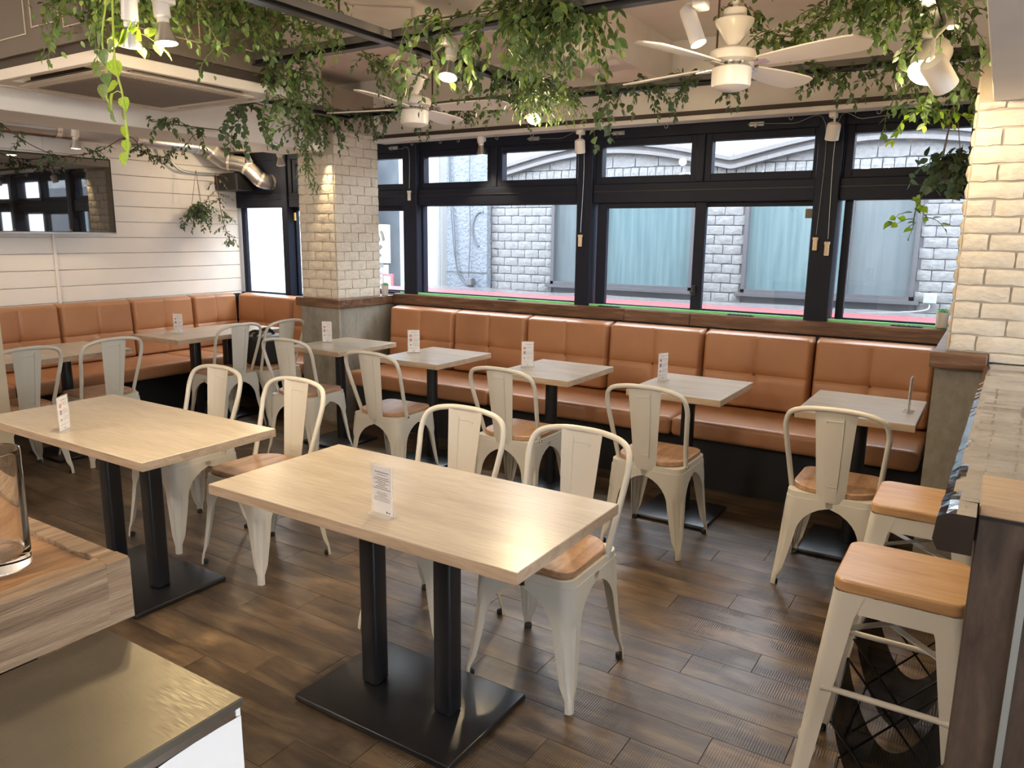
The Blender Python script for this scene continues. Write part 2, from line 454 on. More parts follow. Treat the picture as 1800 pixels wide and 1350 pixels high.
# ------------------------------------------------------------------ brick columns
def brick_mesh(L, H, D, seed):
    """one uneven brick, face towards -Y, centred"""
    rs = random.Random(seed); b = MB(); nx, nz = 5, 3; v = []; f = []
    for j in range(nz):
        for i in range(nx):
            u, w = i/(nx-1), j/(nz-1); x = (u-.5)*L; z = (w-.5)*H
            if 0 < i < nx-1: z += rs.uniform(-.0035, .0035)
            if 0 < j < nz-1: x += rs.uniform(-.003, .003)
            edge = i in (0, nx-1) or j in (0, nz-1)
            y = -D+rs.uniform(-.0035, .0035)+(0.006 if edge else -.002)
            if i in (0, nx-1) and j in (0, nz-1): x *= .985; z *= .96
            v.append((x, y, z))
    o = len(v)
    ring = [(i, 0) for i in range(nx)]+[(nx-1, j) for j in range(1, nz)]+[(i, nz-1) for i in range(nx-2, -1, -1)]+[(0, j) for j in range(nz-2, 0, -1)]
    for j in range(nz-1):
        for i in range(nx-1): f.append((j*nx+i, j*nx+i+1, (j+1)*nx+i+1, (j+1)*nx+i))
    for (i, j) in ring: p = v[j*nx+i]; v.append((p[0]*1.012, 0.002, p[2]*1.04))
    k = len(ring)
    for q in range(k):
        a = ring[q]; c = ring[(q+1) % k]
        f.append((a[1]*nx+a[0], o+q, o+(q+1) % k, c[1]*nx+c[0]))
    b.add(v, f); return b
_bm = {}
def brick(L, H, D, mat, parent, loc, rz):
    key = (round(L, 3), H, mat, random.randint(0, 3))
    if key not in _bm:
        bb = brick_mesh(L, H, D, hash(key[:2]) % 997 + key[3]); me = bpy.data.meshes.new('brick'); me.from_pydata(bb.v, [], bb.f); me.materials.append(MATS[mat])
        me.polygons.foreach_set('use_smooth', [True]*len(bb.f)); me.set_sharp_from_angle(angle=math.radians(50)); _bm[key] = me
    return link('brick', _bm[key], parent, loc, (0, 0, rz))
def brick_face(parent, origin, direc, length, z0, z1, pitch, bl, rz, mat='brick_white', D=.012, gap=.008, first=0):
    """origin: (x,y) start at the left seen from outside; direc unit vector; quoined rows"""
    row = 0; z = z0
    while z < z1-.02:
        hh = min(pitch, z1-z)
        s = 0.0; half = (row+first) % 2
        x = 0
        w = bl/2 if half else bl
        while x < length-.01:
            c = min(w, length-x)
            if length-(x+c) < .035: c = length-x
            cx = x+c/2
            brick(c-gap, round(hh-gap, 3), D, mat, parent, (origin[0]+direc[0]*cx, origin[1]+direc[1]*cx, z+hh/2), rz)
            x += c; w = bl
        z += pitch; row += 1
def column_one():
    t = thing('brick_column', 'white painted brick column with a wood ledge beside the left end of the long bench', 'column', (-4.58, 4.7, 0))
    X, Y = -4.58, 4.7
    def bx(name, x0, x1, y0, y1, z0, z1, mat, r=0):
        b = MB(); (b.rbox(x0-X, x1-X, y0-Y, y1-Y, z0, z1, r) if r else b.box(x0-X, x1-X, y0-Y, y1-Y, z0, z1)); return b.build(name, mat, t)
    bx('core', -4.785, -4.395, 4.335, 4.83, .99, 2.60, 'brick_mortar')
    bx('front_panel', -4.80, -4.373, 4.322, 4.345, 0, .935, 'panel_taupe')
    bx('side_panel', -4.395, -4.372, 4.345, 4.98, 0, .935, 'panel_taupe')
    bx('inner_block', -4.80, -4.395, 4.345, 5.10, 0, .935, 'panel_taupe')
    bx('wood_ledge', -4.835, -4.345, 4.295, 4.965, .935, 1.005, 'ledge_wood', .006)
    brick_face(t, (-4.785-X, 4.335-Y), (1, 0), .39, 1.008, 2.13, .0735, .165, 0)
    brick_face(t, (-4.395-X, 4.335-Y), (0, 1), .495, 1.008, 2.29, .0735, .165, PI/2, first=1)
    # the upper part above the beam line is plastered
column_one()
def column_two():
    X, Y = .25, 4.2
    t = thing('brick_column', 'white painted brick column lit by a spotlight at the end of the glossy counter', 'column', (X, Y, 0))
    def bx(name, x0, x1, y0, y1, z0, z1, mat, r=0):
        b = MB(); (b.rbox(x0-X, x1-X, y0-Y, y1-Y, z0, z1, r) if r else b.box(x0-X, x1-X, y0-Y, y1-Y, z0, z1)); return b.build(name, mat, t)
    bx('core', -.145, .80, 3.665, 5.04, .998, 2.262, 'brick_mortar')
    bx('upper_core', -.145, .80, 3.70, 4.80, 2.262, CEIL, 'beam_white')
    bx('base_panel', -.185, .80, 3.645, 5.04, 0, 1.0, 'panel_taupe')
    bx('wood_ledge', -.205, .002, 3.585, 3.70, .998, 1.065, 'ledge_wood', .006)
    bx('side_ledge', -.205, -.14, 3.70, 4.93, .998, 1.045, 'ledge_wood', .006)
    brick_face(t, (-.145-X, 3.665-Y), (1, 0), .95, 1.068, 2.06, .0685, .195, 0, first=1)
    bx('counter_upstand', .004, .80, 3.645, 3.664, 1.031, 1.066, 'brick_white', .004)
    brick_face(t, (-.145-X, 4.93-Y), (0, -1), 1.26, 1.068, 2.26, .0685, .195, -PI/2)
column_two()

# ------------------------------------------------------------------ window wall at y = 5.0-5.1
def win_unit(idx, x0, x1, uppers, lowers, y=5.05, zl=.99, label=None, thick=.045, zt=2.262, lz=(1.03, 1.75), uz=(1.93, 2.135)):
    w = thing('window_%d' % idx, None, None, ((x0+x1)/2, y, 0), kind='structure')
    X = (x0+x1)/2
    def bx(nm, a, c, ya, yc, z0, z1, mat='frame_navy', r=.004, p=w):
        return MB().rbox(a-X, c-X, ya, yc, z0, z1, r, 1).build(nm, mat, p)
    bx('head_rail', x0, x1, -.05, .05, uz[1]+.045, zt)
    bx('transom', x0, x1, -.055, .05, lz[1], uz[0]-.05)
    bx('transom_groove', x0, x1, -.06, -.05, lz[1]+.075, lz[1]+.083, 'black_plastic', .001)
    bx('sill', x0, x1, -.05, .05, zl, lz[0])
    # upper sashes
    prev = x0
    for (a, c) in uppers:
        fr = MB(); d = .045
        fr.rbox(a-d-X, a-X, -.04, .03, uz[0]-.05, uz[1]+.045, .003, 1); fr.rbox(c-X, c+d-X, -.04, .03, uz[0]-.05, uz[1]+.045, .003, 1)
        fr.rbox(a-X, c-X, -.04, .03, uz[1], uz[1]+.045, .003, 1); fr.rbox(a-X, c-X, -.04, .03, uz[0]-.05, uz[0], .003, 1)
        f = fr.build('upper_sash', 'frame_navy', w)
        MB().box(a-X, c-X, -.004, .002, uz[0], uz[1]).build('pane', 'window_glass', f)
        if a-d > prev+.002: bx('mullion', prev, a-d, -.055, .05, uz[0]-.05, uz[1]+.045)
        prev = c+d
    if prev < x1-.002: bx('mullion', prev, x1, -.055, .05, uz[0]-.05, uz[1]+.045)
    # lower lights
    for (a, c, z1, dy, d) in lowers:
        fr = MB()
        fr.rbox(a-d-X, a-X, dy-.02, dy+.02, lz[0], lz[1], .003, 1); fr.rbox(c-X, c+d-X, dy-.02, dy+.02, lz[0], lz[1], .003, 1)
        if z1 < lz[1]: fr.rbox(a-X, c-X, dy-.02, dy+.02, z1, lz[1], .003, 1)
        fr.rbox(a-X, c-X, dy-.02, dy+.02, lz[0]-.005, lz[0]+.012, .003, 1)
        f = fr.build('sash', 'frame_navy', w)
        MB().box(a-X, c-X, dy-.004, dy+.002, lz[0]+.012, z1).build('pane', 'window_glass', f)
    return w
def posts(x0, x1, par_idx, z0=.99, z1=2.262, y=5.045, dy=.075):
    return tag(MB().rbox(x0, x1, y-dy, y+dy, z0, z1, .005, 1).build('trim_%d' % par_idx, 'frame_navy'), kind='structure')
w1 = win_unit(1, -6.41, -4.86, [(-5.565, -5.445)], [(-6.335, -5.775, 1.75, 0, .05), (-5.64, -5.50, 1.72, .03, .05)], lz=(.93, 1.75), zl=.88)
posts(-5.73, -5.655, 6, .88)
MB().rbox(-.76, .01, -.02, .04, 1.85, 2.22, .003, 1).build('solid_panel', 'frame_navy', w1)
w2 = win_unit(2, -4.86, -4.25, [(-4.74, -4.262)], [(-4.78, -4.262, 1.71, 0, .03)])
posts(-4.25, -4.105, 7)
w3 = win_unit(3, -4.105, -2.62, [(-4.055, -3.428), (-3.29, -2.655)], [(-4.09, -2.645, 1.745, .01, .03)])
posts(-2.62, -2.50, 8)
w4 = win_unit(4, -2.50, -1.0, [(-2.447, -1.80), (-1.66, -1.03)], [(-2.40, -1.755, 1.715, -.01, .075), (-1.70, -.995, 1.72, .03, .04)])
posts(-1.0, -.86, 9, dy=.085)
w5 = win_unit(5, -.86, -.15, [(-.805, -.215)], [(-.79, -.19, 1.755, .03, .045)])
# inner vertical jamb faces seen at an angle and the sash latch
MB().rbox(-.012, .012, -.055, -.03, 1.13, 1.20, .004, 1).rbox(-.02, .004, -.07, -.05, 1.15, 1.165, .003, 1).build('sash_latch', 'black_plastic', w4, loc=(0.02, .0, 0))
MB().box(.69, .765, -.002, .0, 1.645, 1.703).build('sticker', 'sticker_brown', w4, loc=(0, .015, 0))
MB().box(-.063, .01, -.002, 0, 1.63, 1.703).build('sticker', 'sticker_yellow', w1, loc=(0, .0, 0))
# bolts on the head rail with hanging chains and wooden pulls
def bolt_latch(x, parent, X):
    b = MB().rbox(x-.045-X, x+.045-X, -.062, -.05, 2.205, 2.232, .003, 1); p = b.build('latch_plate', 'post_strip', parent)
    MB().tube([(x-.05-X, -.067, 2.218), (x+.05-X, -.067, 2.218)], .005, 6).box(x-.008-X, x+.004-X, -.075, -.06, 2.195, 2.22).build('latch_bolt', 'chrome', p)
for x, w_, X in ((-4.36, w2, -4.555), (-3.0, w3, -3.3625), (-2.32, w4, -1.75), (-1.38, w4, -1.75)): bolt_latch(x, w_, X)
def chain_pull(x, y, z0, z1, xs, lab, blk):
    t = thing('pull_cord', lab, 'pull cord', (x, y, 0), group=None)
    pts = catmull([(xs-x, 0, 2.215), ((xs-x)*.45, .0, 2.203), (0.0, 0, 2.19), (0.002, 0, z0+.02)], 6)
    MB().tube(pts, .0014, 5).build('cord', 'post_strip', t, 60)
    MB().rbox(-.013, .013, -.009, .009, z1, z0, .003, 1).rbox(-.016, .016, -.011, .011, z0-.012, z0+.004, .003, 1).build('handle', blk, t)
chain_pull(-2.575, 4.955, 1.525, 1.445, -3.0, 'cream handled pull cord hanging at the left side of the middle window post', 'pull_cream')
chain_pull(-.965, 4.95, 1.525, 1.45, -1.38, 'cream handled pull cord hanging at the left side of the right window post', 'pull_cream')
chain_pull(-.895, 4.945, 1.50, 1.42, -.60, 'cream handled pull cord hanging on the right side of the right window post', 'pull_cream')
chain_pull(-4.17, 4.96, 1.865, 1.79, -4.36, 'white handled pull cord hanging beside the brick column window', 'white_paint')

# wall under the windows, outer skin
struct('wall_far', MB().box(-6.7, 3.5, 5.0, 5.12, 0, .88).box(-4.86, 3.5, 5.0, 5.12, .88, .985).box(-.15, 3.5, 5.0, 5.12, .985, 2.262)
       .box(-6.7, -6.41, 5.0, 5.12, .88, 2.262), 'outer_wall')
# window ledge : wood boards with green felt, vents
def ledge():
    t = thing('window_ledge', 'brown wooden window ledge with green felt strip running behind the long bench', 'ledge', (-2.3, 4.99, 0))
    X = -2.3
    xs = [-4.345, -3.3, -2.2, -1.72, -.205]
    for a, c in zip(xs[:-1], xs[1:]):
        MB().rbox(a-X+.001, c-X-.001, -.06, -.035, .935, 1.018, .004, 1).build('fascia_board', 'ledge_wood', t)
    MB().rbox(-4.345-X, -.205-X, -.05, .02, .985, 1.022, .003, 1).box(-4.84-X, -4.345-X, -.02, .02, .985, 1.012).build('ledge_top', 'ledge_wood', t)
    MB().box(-4.30-X, -.21-X, -.010, .0, 1.020, 1.037).build('felt_strip', 'green_felt', t)
    return t
ledge()
for x, y, lab in ((-3.2, 4.975, 'small black tray lying on the ledge nearest the left brick column'), (-2.33, 4.975, 'small black tray lying on the ledge below the middle window post'),
                  (-1.39, 4.975, 'small black tray lying on the ledge left of the right window post'), (-.42, 4.975, 'small black tray lying on the ledge beside the right potted succulent')):
    t = thing('ledge_tray', lab, 'tray', (x, y-.012, 1.0225))
    b = MB().rbox(-.085, .085, -.013, .013, 0, .006, .002, 1)
    b.build('tray', 'dark_tray', t)
    b = MB()
    for k in range(6): b.box(-.075+k*.026, -.06+k*.026, -.009, .009, .0055, .0075)
    b.build('slots', 'black_plastic', t)
# curtain track, white strip, hooks
def track():
    t = thing('track_rail', 'dark track rail with white strip fixed above the window row', 'rail', (-2.4, 4.80, 0))
    MB().box(-4.47+2.4, -.22+2.4, -.022, .0, 2.268, 2.293).build('dark_rail', 'rail_dark', t)
    MB().rbox(-4.37+2.4, -.15+2.4, -.028, .10, 2.236, 2.265, .003, 1).build('white_rail', 'white_paint', t)
    b = MB()
    for x in (-4.0, -3.72, -3.55, -3.2, -2.9, -2.3, -1.9, -1.13, -.66):
        p = [(x+2.4, .0, 2.238), (x+2.4, .0, 2.225)]+[(x+2.4+.011*math.sin(a), .0, 2.214+.011*math.cos(a)) for a in [i*PI/5 for i in range(0, 9)]]
        h = MB().tube(p, .0022, 5).build('hook', 'post_strip', t, 60)
track()

# ------------------------------------------------------------------ exterior across the alley
YE = 7.4
struct('ground', MB().box(-14, 6, 5.12, 14, -.15, -.05), 'asphalt')
def neighbour():
    t = thing('building', 'pale stone brick building with frosted windows and wavy cornice across the alley', 'building', (-2.3, YE, 0))
    X = -2.3
    wins = [(-4.20, -2.58, .99, 1.98), (-2.09, -.60, 1.0, 1.99), (1.2, 2.6, 1.0, 2.0)]
    wall = MB()
    xs = [-5.01]+[v for w in wins for v in (w[0], w[1])]+[4.0]
    for i in range(0, len(xs), 2): wall.box(xs[i]-X, xs[i+1]-X, .03, .3, 0, 2.3)
    for w in wins: wall.box(w[0]-X, w[1]-X, .03, .3, 0, w[2]); wall.box(w[0]-X, w[1]-X, .03, .3, w[3], 2.3)
    wall.build('wall', 'ext_mortar', t)
    MB().box(-5.01-X, 4.0-X, .02, .3, 2.3, 2.72).build('upper_wall', 'ext_stained', t)
    # bricks
    pitch, bl = .0925, .181; n = 0; rest = MB()
    z = .62; row = 0
    while z < 2.1:
        x = -5.01 - (bl/2 if row % 2 else 0)
        while x < 2.0:
            a, c = max(x, -5.01), x+bl
            for w in wins:
                if w[2]-.06 < z+pitch/2 < w[3]+.02:
                    if a < w[0] < c: c = w[0]
                    if a < w[1] < c: a = w[1]
                    if a >= w[0] and c <= w[1]: a = c
            if c-a > .03:
                vis = z > .85 and c < -.1
                if vis and n < 290: brick(c-a-.007, round(pitch-.007, 3), .022, 'ext_brick', t, ((a+c)/2-X, .035, z+pitch/2), 0); n += 1
                else:
                    bb = brick_mesh(c-a-.007, pitch-.007, .022, n % 7); rest.add(bb.v, bb.f, 0, T((a+c)/2-X, .035, z+pitch/2))
            x += bl
        z += pitch; row += 1
    # soldier course of upright bricks
    x = -5.0
    while x < 2:
        bb = brick_mesh(.09-.007, .10, .03, int(x*100) % 5); rest.add(bb.v, bb.f, 0, T(x+.045-X, .035, 2.155)); x += .09
    x = -5.0
    while x < 2:
        bb = brick_mesh(.25-.008, .16, .025, int(x*100) % 5); rest.add(bb.v, bb.f, 0, T(x+.125-X, .035, 2.295)); x += .25
    tag(rest.build('distant_bricks', 'ext_brick', t), kind='stuff')
    # windows: frame > pane
    for i, (a, c, z0, z1) in enumerate(wins):
        d = .035; fr = MB()
        fr.box(a-X, a+d-X, -.01, .1, z0, z1); fr.box(c-d-X, c-X, -.01, .1, z0, z1); fr.box(a-X, c-X, -.01, .1, z0, z0+d); fr.box(a-X, c-X, -.01, .1, z1-d, z1)
        m = a+(.62 if i == 0 else .93)
        fr.box(m-.018-X, m+.018-X, .0, .1, z0, z1)
        f = fr.build('frame', 'ext_frame', t)
        MB().box(a-X+d, m-X, .05, .06, z0+d, z1-d).build('pane', 'frosted_grey' if i == 0 else 'frosted_blue', f)
        MB().box(m-X, c-X-d, .05, .06, z0+d, z1-d).build('pane', 'frosted_blue' if i == 0 else 'frosted_grey', f)
        MB().box(a-.05-X, c+.05-X, -.045, .05, z0-.03, z0+.002).build('window_sill', 'ext_frame', t)
    # wavy moulding
    def zc(x): return 2.30 + .11*abs(math.cos((x+3.55)*PI/2.62))**1.1*1.0 - .09*(1-abs(math.cos((x+3.55)*PI/2.62)))
    prof = [(-.0, -.06), (-.10, -.055), (-.105, -.02), (-.07, -.015), (-.075, .015), (-.13, .02), (-.135, .055), (0, .07)]
    vs = []; fs = []; nx = 150
    for i in range(nx+1):
        x = -5.01+i*7.0/nx
        for (yy, zz) in prof: vs.append((x-X, yy+.03, zc(x)+zz))
    k = len(prof)
    for i in range(nx):
        for j in range(k-1): fs.append((i*k+j, (i+1)*k+j, (i+1)*k+j+1, i*k+j+1))
    MB().add(vs, fs).build('cornice', 'ext_moulding', t, 40)
    b = MB().rbox(-.62-X+.10, -.62-X+.20, -.06, .0, .985, 1.075, .01, 1)
    u = b.build('utility_box', 'ext_white', t)
    MB().tube(catmull([(-.47-X, -.04, .99), (-.5-X, -.06, .93), (-.8-X, -.05, .89), (-1.2-X, -.06, .86)], 6), .007, 5).build('cable', 'ext_white', u, 60)
neighbour()
def stucco_house():
    t = thing('building', 'pale blue grey stucco house wall with hanging cables left of the brick building', 'building', (-5.45, YE, 0))
    X = -5.45
    MB().box(-5.60-X, -5.02-X, -.06, .3, 0, 2.9).build('wall', 'ext_stucco', t)
    MB().box(-6.1-X, -5.60-X, -.02, .3, 0, 2.9).build('white_wall', 'ext_white', t)
    MB().tube([(-5.72-X, -.10, 0), (-5.72-X, -.10, 2.9)], .045, 8).build('downpipe', 'ext_white', t, 60)
    MB().box(-5.60-X, -5.02-X, -.068, -.06, 1.08, 1.09).build('wall_joint', 'cable', t)
    for k, pts in enumerate([[(-5.55, 2.88), (-5.54, 2.2), (-5.50, 1.6), (-5.45, 1.2), (-5.38, 1.0), (-5.20, .90), (-5.05, .86)],
                             [(-5.53, 2.88), (-5.52, 2.2), (-5.47, 1.6), (-5.44, 1.2), (-5.36, .99), (-5.18, .88)],
                             [(-5.24, 2.88), (-5.25, 2.1), (-5.24, 1.5), (-5.26, 1.0), (-5.18, .93), (-5.04, .87)]]):
        MB().tube(catmull([(x-X, -.085, z) for x, z in pts], 5), .006, 5).build('cable', 'cable', t, 60)
    MB().rbox(-5.27-X, -5.19-X, -.13, -.06, .93, 1.02, .01, 1).build('junction_box', 'ext_frame', t)
    b = MB().tube([(-5.02-X+.12*math.cos(a)*1.0-.08, -.064, 1.58+.20*math.sin(a)) for a in [PI*.42+i*PI*1.0/14 for i in range(15)]], .014, 5)
    b.build('painted_ring', 'ext_grey', t, 60)
stucco_house()
def side_shops():
    t = thing('building', 'grey blue tiled building far left down the alley behind the lettered sign', 'building', (-9, 9.4, 0))
    MB().box(-3.0, 1.15, 0, .4, 0, 3.2).build('wall', 'ext_grey', t)
    MB().box(1.15, 2.6, -.3, .2, 0, 4.0).build('white_wall', 'ext_white', t)
    t2 = thing('building', 'bright white shop front with grey marks seen through the left window', 'building', (-10.5, 8.4, 0))
    MB().box(-3, 2.3, 0, .3, 0, 3.4).build('wall', 'ext_white', t2)
    b = MB()
    for (x, z, w, h, r) in ((1.35, 1.75, .30, .05, 0), (1.42, 1.42, .22, .05, .9), (1.50, 1.30, .12, .10, .3), (1.38, 1.12, .28, .04, -.6), (1.55, 1.0, .1, .12, .2), (1.45, .72, .25, .07, -.5), (1.6, .58, .22, .09, .1), (1.5, .35, .5, .06, .05)):
        b.box(-w/2, w/2, -.02, 0, -h/2, h/2, 0, T(x, 0, z) @ Matrix.Rotation(r, 4, 'Y'))
    b.build('wall_marks', 'ext_grey', t2)
    # lettered sign
    s = thing('shop_sign', 'tall cream sign board with brown hiragana letters beyond the brick column', 'sign', (-6.72, 7.35, 0))
    MB().rbox(-.20, .20, -.02, .03, 1.15, 1.63, .004, 1).build('board', 'ext_sign', s)
    MB().box(-.20, .20, -.024, -.02, 1.57, 1.63).build('yellow_band', 'sticker_yellow', s)
    def letter(ch, size, x, z, mat, nm, par):
        cu = bpy.data.curves.new('letters', 'FONT'); cu.body = ch; cu.size = size; cu.extrude = .002; cu.align_x = 'CENTER'; cu.offset = .010
        ob = bpy.data.objects.new('tmp', cu); COL.objects.link(ob); dg = bpy.context.evaluated_depsgraph_get()
        me = bpy.data.meshes.new_from_object(ob.evaluated_get(dg)); bpy.data.objects.remove(ob)
        me.materials.clear(); me.materials.append(MATS[mat]); link(nm, me, par, (x, -.026, z), (PI/2, 0, 0))
    letter('い', .20, .05, 1.41, 'sign_ink', 'letter', s)
    letter('ろ', .24, .03, 1.19, 'sign_ink', 'letter', s)
    MB().lathe([(.035, 0), (.035, .004)], 12).build('pink_mark', 'sign_pink', s, loc=(.0, -.022, 1.385), rot=(PI/2, 0, 0))
    # round dark menu discs below
    d = thing('menu_board', 'dark round lettered boards below the cream hiragana sign', 'sign', (-6.70, 7.36, 0))
    MB().box(-.14, .14, 0, .02, .88, 1.13).build('board', 'ext_white', d); MB().box(-.02, .02, .02, .05, -.06, 1.2).build('post', 'ext_frame', d)
    letter('の', .13, .02, 1.03, 'cable', 'letter', d); letter('め', .13, .02, .92, 'cable', 'letter', d)
    r = thing('red_sign', 'small red and white framed board behind the left succulent', 'sign', (-6.52, 7.30, 0))
    MB().rbox(-.08, .10, 0, .02, .70, 1.02, .003, 1).build('board', 'awning_red', r); MB().box(-.02, .02, .02, .05, -.06, .95).build('post', 'ext_frame', r)
    MB().rbox(-.05, .06, -.004, 0, .72, .99, .001, 1).build('face', 'ext_white', r)
side_shops()
def awning():
    t = thing('awning', 'red awning edge with crumpled grey plastic sheet just outside the windows', 'awning', (-2.4, 5.5, 0))
    vs = []; fs = []
    MB().box(-2.6, 2.2, -.28, .08, 1.010, 1.026).build('red_sheet', 'awning_red', t)
    nx, ny = 60, 7
    for i in range(nx+1):
        for j in range(ny+1):
            x = -2.4+i*4.6/nx; y = .04+j*.5/ny
            z = 1.004+.008*math.sin(j*1.1)+.014*noise.noise(Vector((x*2.2, y*6, 1)))+.004*j/ny
            vs.append((x, y, z))
    for i in range(nx):
        for j in range(ny): a = i*(ny+1)+j; fs.append((a, a+ny+1, a+ny+2, a+1))
    MB().add(vs, fs).build('plastic_sheet', 'clear_plastic', t, 60)
    MB().box(-2.6, 2.2, .08, .55, .985, .99).build('under_sheet', 'plastic_grey', t)
    for x in (-2.5, -.8, .9, 2.1): MB().box(x-.02, x+.02, .0, .04, -.05, .995).build('support_post', 'ext_frame', t)
awning()

# ------------------------------------------------------------------ benches
def cushion(W_, H_, D_, nx=20, nz=16, seam_u=.5, seam_v=.47, lean=.0):
    """back cushion: face towards -Y, x -W/2..W/2, z 0..H, quilted into four with a button"""
    def face(u, v):
        x = (u-.5)*W_; z = v*H_
        ex = min(u, 1-u)*W_; ez = min(v, 1-v)*H_
        r = .026
        e = min(1, ex/r); g = min(1, ez/r)
        p = math.sqrt(max(0, 1-(1-e)**2))*math.sqrt(max(0, 1-(1-g)**2))
        y = -D_*.35-D_*.65*p
        su = abs(u-seam_u)*W_; sv = abs(v-seam_v)*H_
        y += .007*math.exp(-(su/.008)**2)*p+.008*math.exp(-(sv/.008)**2)*p
        y += .0022*math.exp(-(su/.04)**2)*p+.0028*math.exp(-(sv/.04)**2)*p
        y += .016*math.exp(-((su**2+sv**2)/.0012))*p
        y += lean*v
        return (x*(.97+.03*min(1, g*1.2)), y, z)
    def coords(n, s):
        a = sorted(set([i/n for i in range(n+1)]+[s-.012, s-.006, s, s+.006, s+.012]+[.02, .04, .06, .94, .96, .98]))
        return a
    U = coords(nx, seam_u); V = coords(nz, seam_v)
    vs = [face(u, v) for v in V for u in U]; n = len(U); fs = []
    for j in range(len(V)-1):
        for i in range(n-1): fs.append((j*n+i, j*n+i+1, (j+1)*n+i+1, (j+1)*n+i))
    ring = [i for i in range(n)]+[j*n+n-1 for j in range(1, len(V))]+[(len(V)-1)*n+i for i in range(n-2, -1, -1)]+[j*n for j in range(len(V)-2, 0, -1)]
    o = len(vs)
    for q in ring: p = vs[q]; vs.append((p[0], lean*(p[2]/H_), p[2]))
    k = len(ring)
    for q in range(k): fs.append((ring[q], o+q, o+(q+1) % k, ring[(q+1) % k]))
    fs.append(tuple(o+q for q in range(k)))
    return MB().add(vs, fs)
def seat_pad(W_, D_, H_, r=.03):
    return MB().rbox(-W_/2, W_/2, -D_/2, D_/2, 0, H_, r, 4)
def bench_long():
    t = thing('banquette', 'long tan leather banquette bench below the row of windows', 'bench', (-2.25, 4.6, 0))
    X, Y = -2.25, 4.6
    MB().box(-4.30-X, -.22-X, 4.42-Y, 4.94-Y, 0, .345).build('base', 'bench_base', t)
    MB().box(-4.30-X, -.22-X, 4.90-Y, 4.94-Y, .345, .93).build('back_board', 'bench_base', t)
    bs = [-4.255, -3.585, -2.915, -2.245, -1.572, -.890, -.235]
    for a, c in zip(bs[:-1], bs[1:]):
        o = cushion(c-a-.008, .475, .12, lean=.035).build('back_cushion', 'leather_tan', t, 70, loc=((a+c)/2-X, 4.865-Y, .455))
        MB().lathe([(0, .004), (.006, .003), (.008, 0)], 10).build('button', 'piping', o, 60, loc=(0, -.085, .223), rot=(PI/2, 0, 0))
    for a, c in ((-4.255, -2.915), (-2.915, -1.572), (-1.572, -.235)):
        seat_pad(c-a-.004, .60, .115).build('seat_cushion', 'leather_tan', t, 60, loc=((a+c)/2-X, 4.565-Y, .340))
bench_long()
def bench_corner():
    t = thing('banquette', 'L shaped tan leather corner bench along the white plank wall', 'bench', (-6.0, 3.2, 0))
    X, Y = -6.0, 3.2
    MB().box(-6.38-X, -5.98-X, .6-Y, 4.95-Y, 0, .345).box(-5.98-X, -4.84-X, 4.58-Y, 4.95-Y, 0, .345).build('base', 'bench_base', t)
    MB().box(-6.40-X, -6.36-X, .6-Y, 4.95-Y, .345, .92).box(-6.36-X, -4.84-X, 4.93-Y, 4.97-Y, .345, .92).build('back_board', 'bench_base', t)
    ys = [.70, 1.31, 1.92, 2.53, 3.14, 3.745, 4.335, 4.82]
    for a, c in zip(ys[:-1], ys[1:]):
        if c < 1.9: continue
        cushion(c-a-.008, .49, .12, lean=.035).build('back_cushion', 'leather_tan', t, 70, loc=(-6.33-X, (a+c)/2-Y, .445), rot=(0, 0, PI/2))
    cushion(.76, .49, .12, lean=.035).build('back_cushion', 'leather_tan', t, 70, loc=(-5.86-X, 4.90-Y, .445), rot=(0, 0, 0))
    cushion(.60, .49, .12, lean=.035).build('back_cushion', 'leather_tan', t, 70, loc=(-5.165-X, 4.90-Y, .445), rot=(0, 0, 0))
    for a, c in ((.7, 2.53), (2.53, 4.0), (4.0, 4.3)):
        seat_pad(.62, c-a-.004, .115).build('seat_cushion', 'leather_tan', t, 60, loc=(-6.02-X, (a+c)/2-Y, .335))
    seat_pad(1.50, .60, .115).build('seat_cushion', 'leather_tan', t, 60, loc=(-5.58-X, 4.61-Y, .335))
bench_corner()

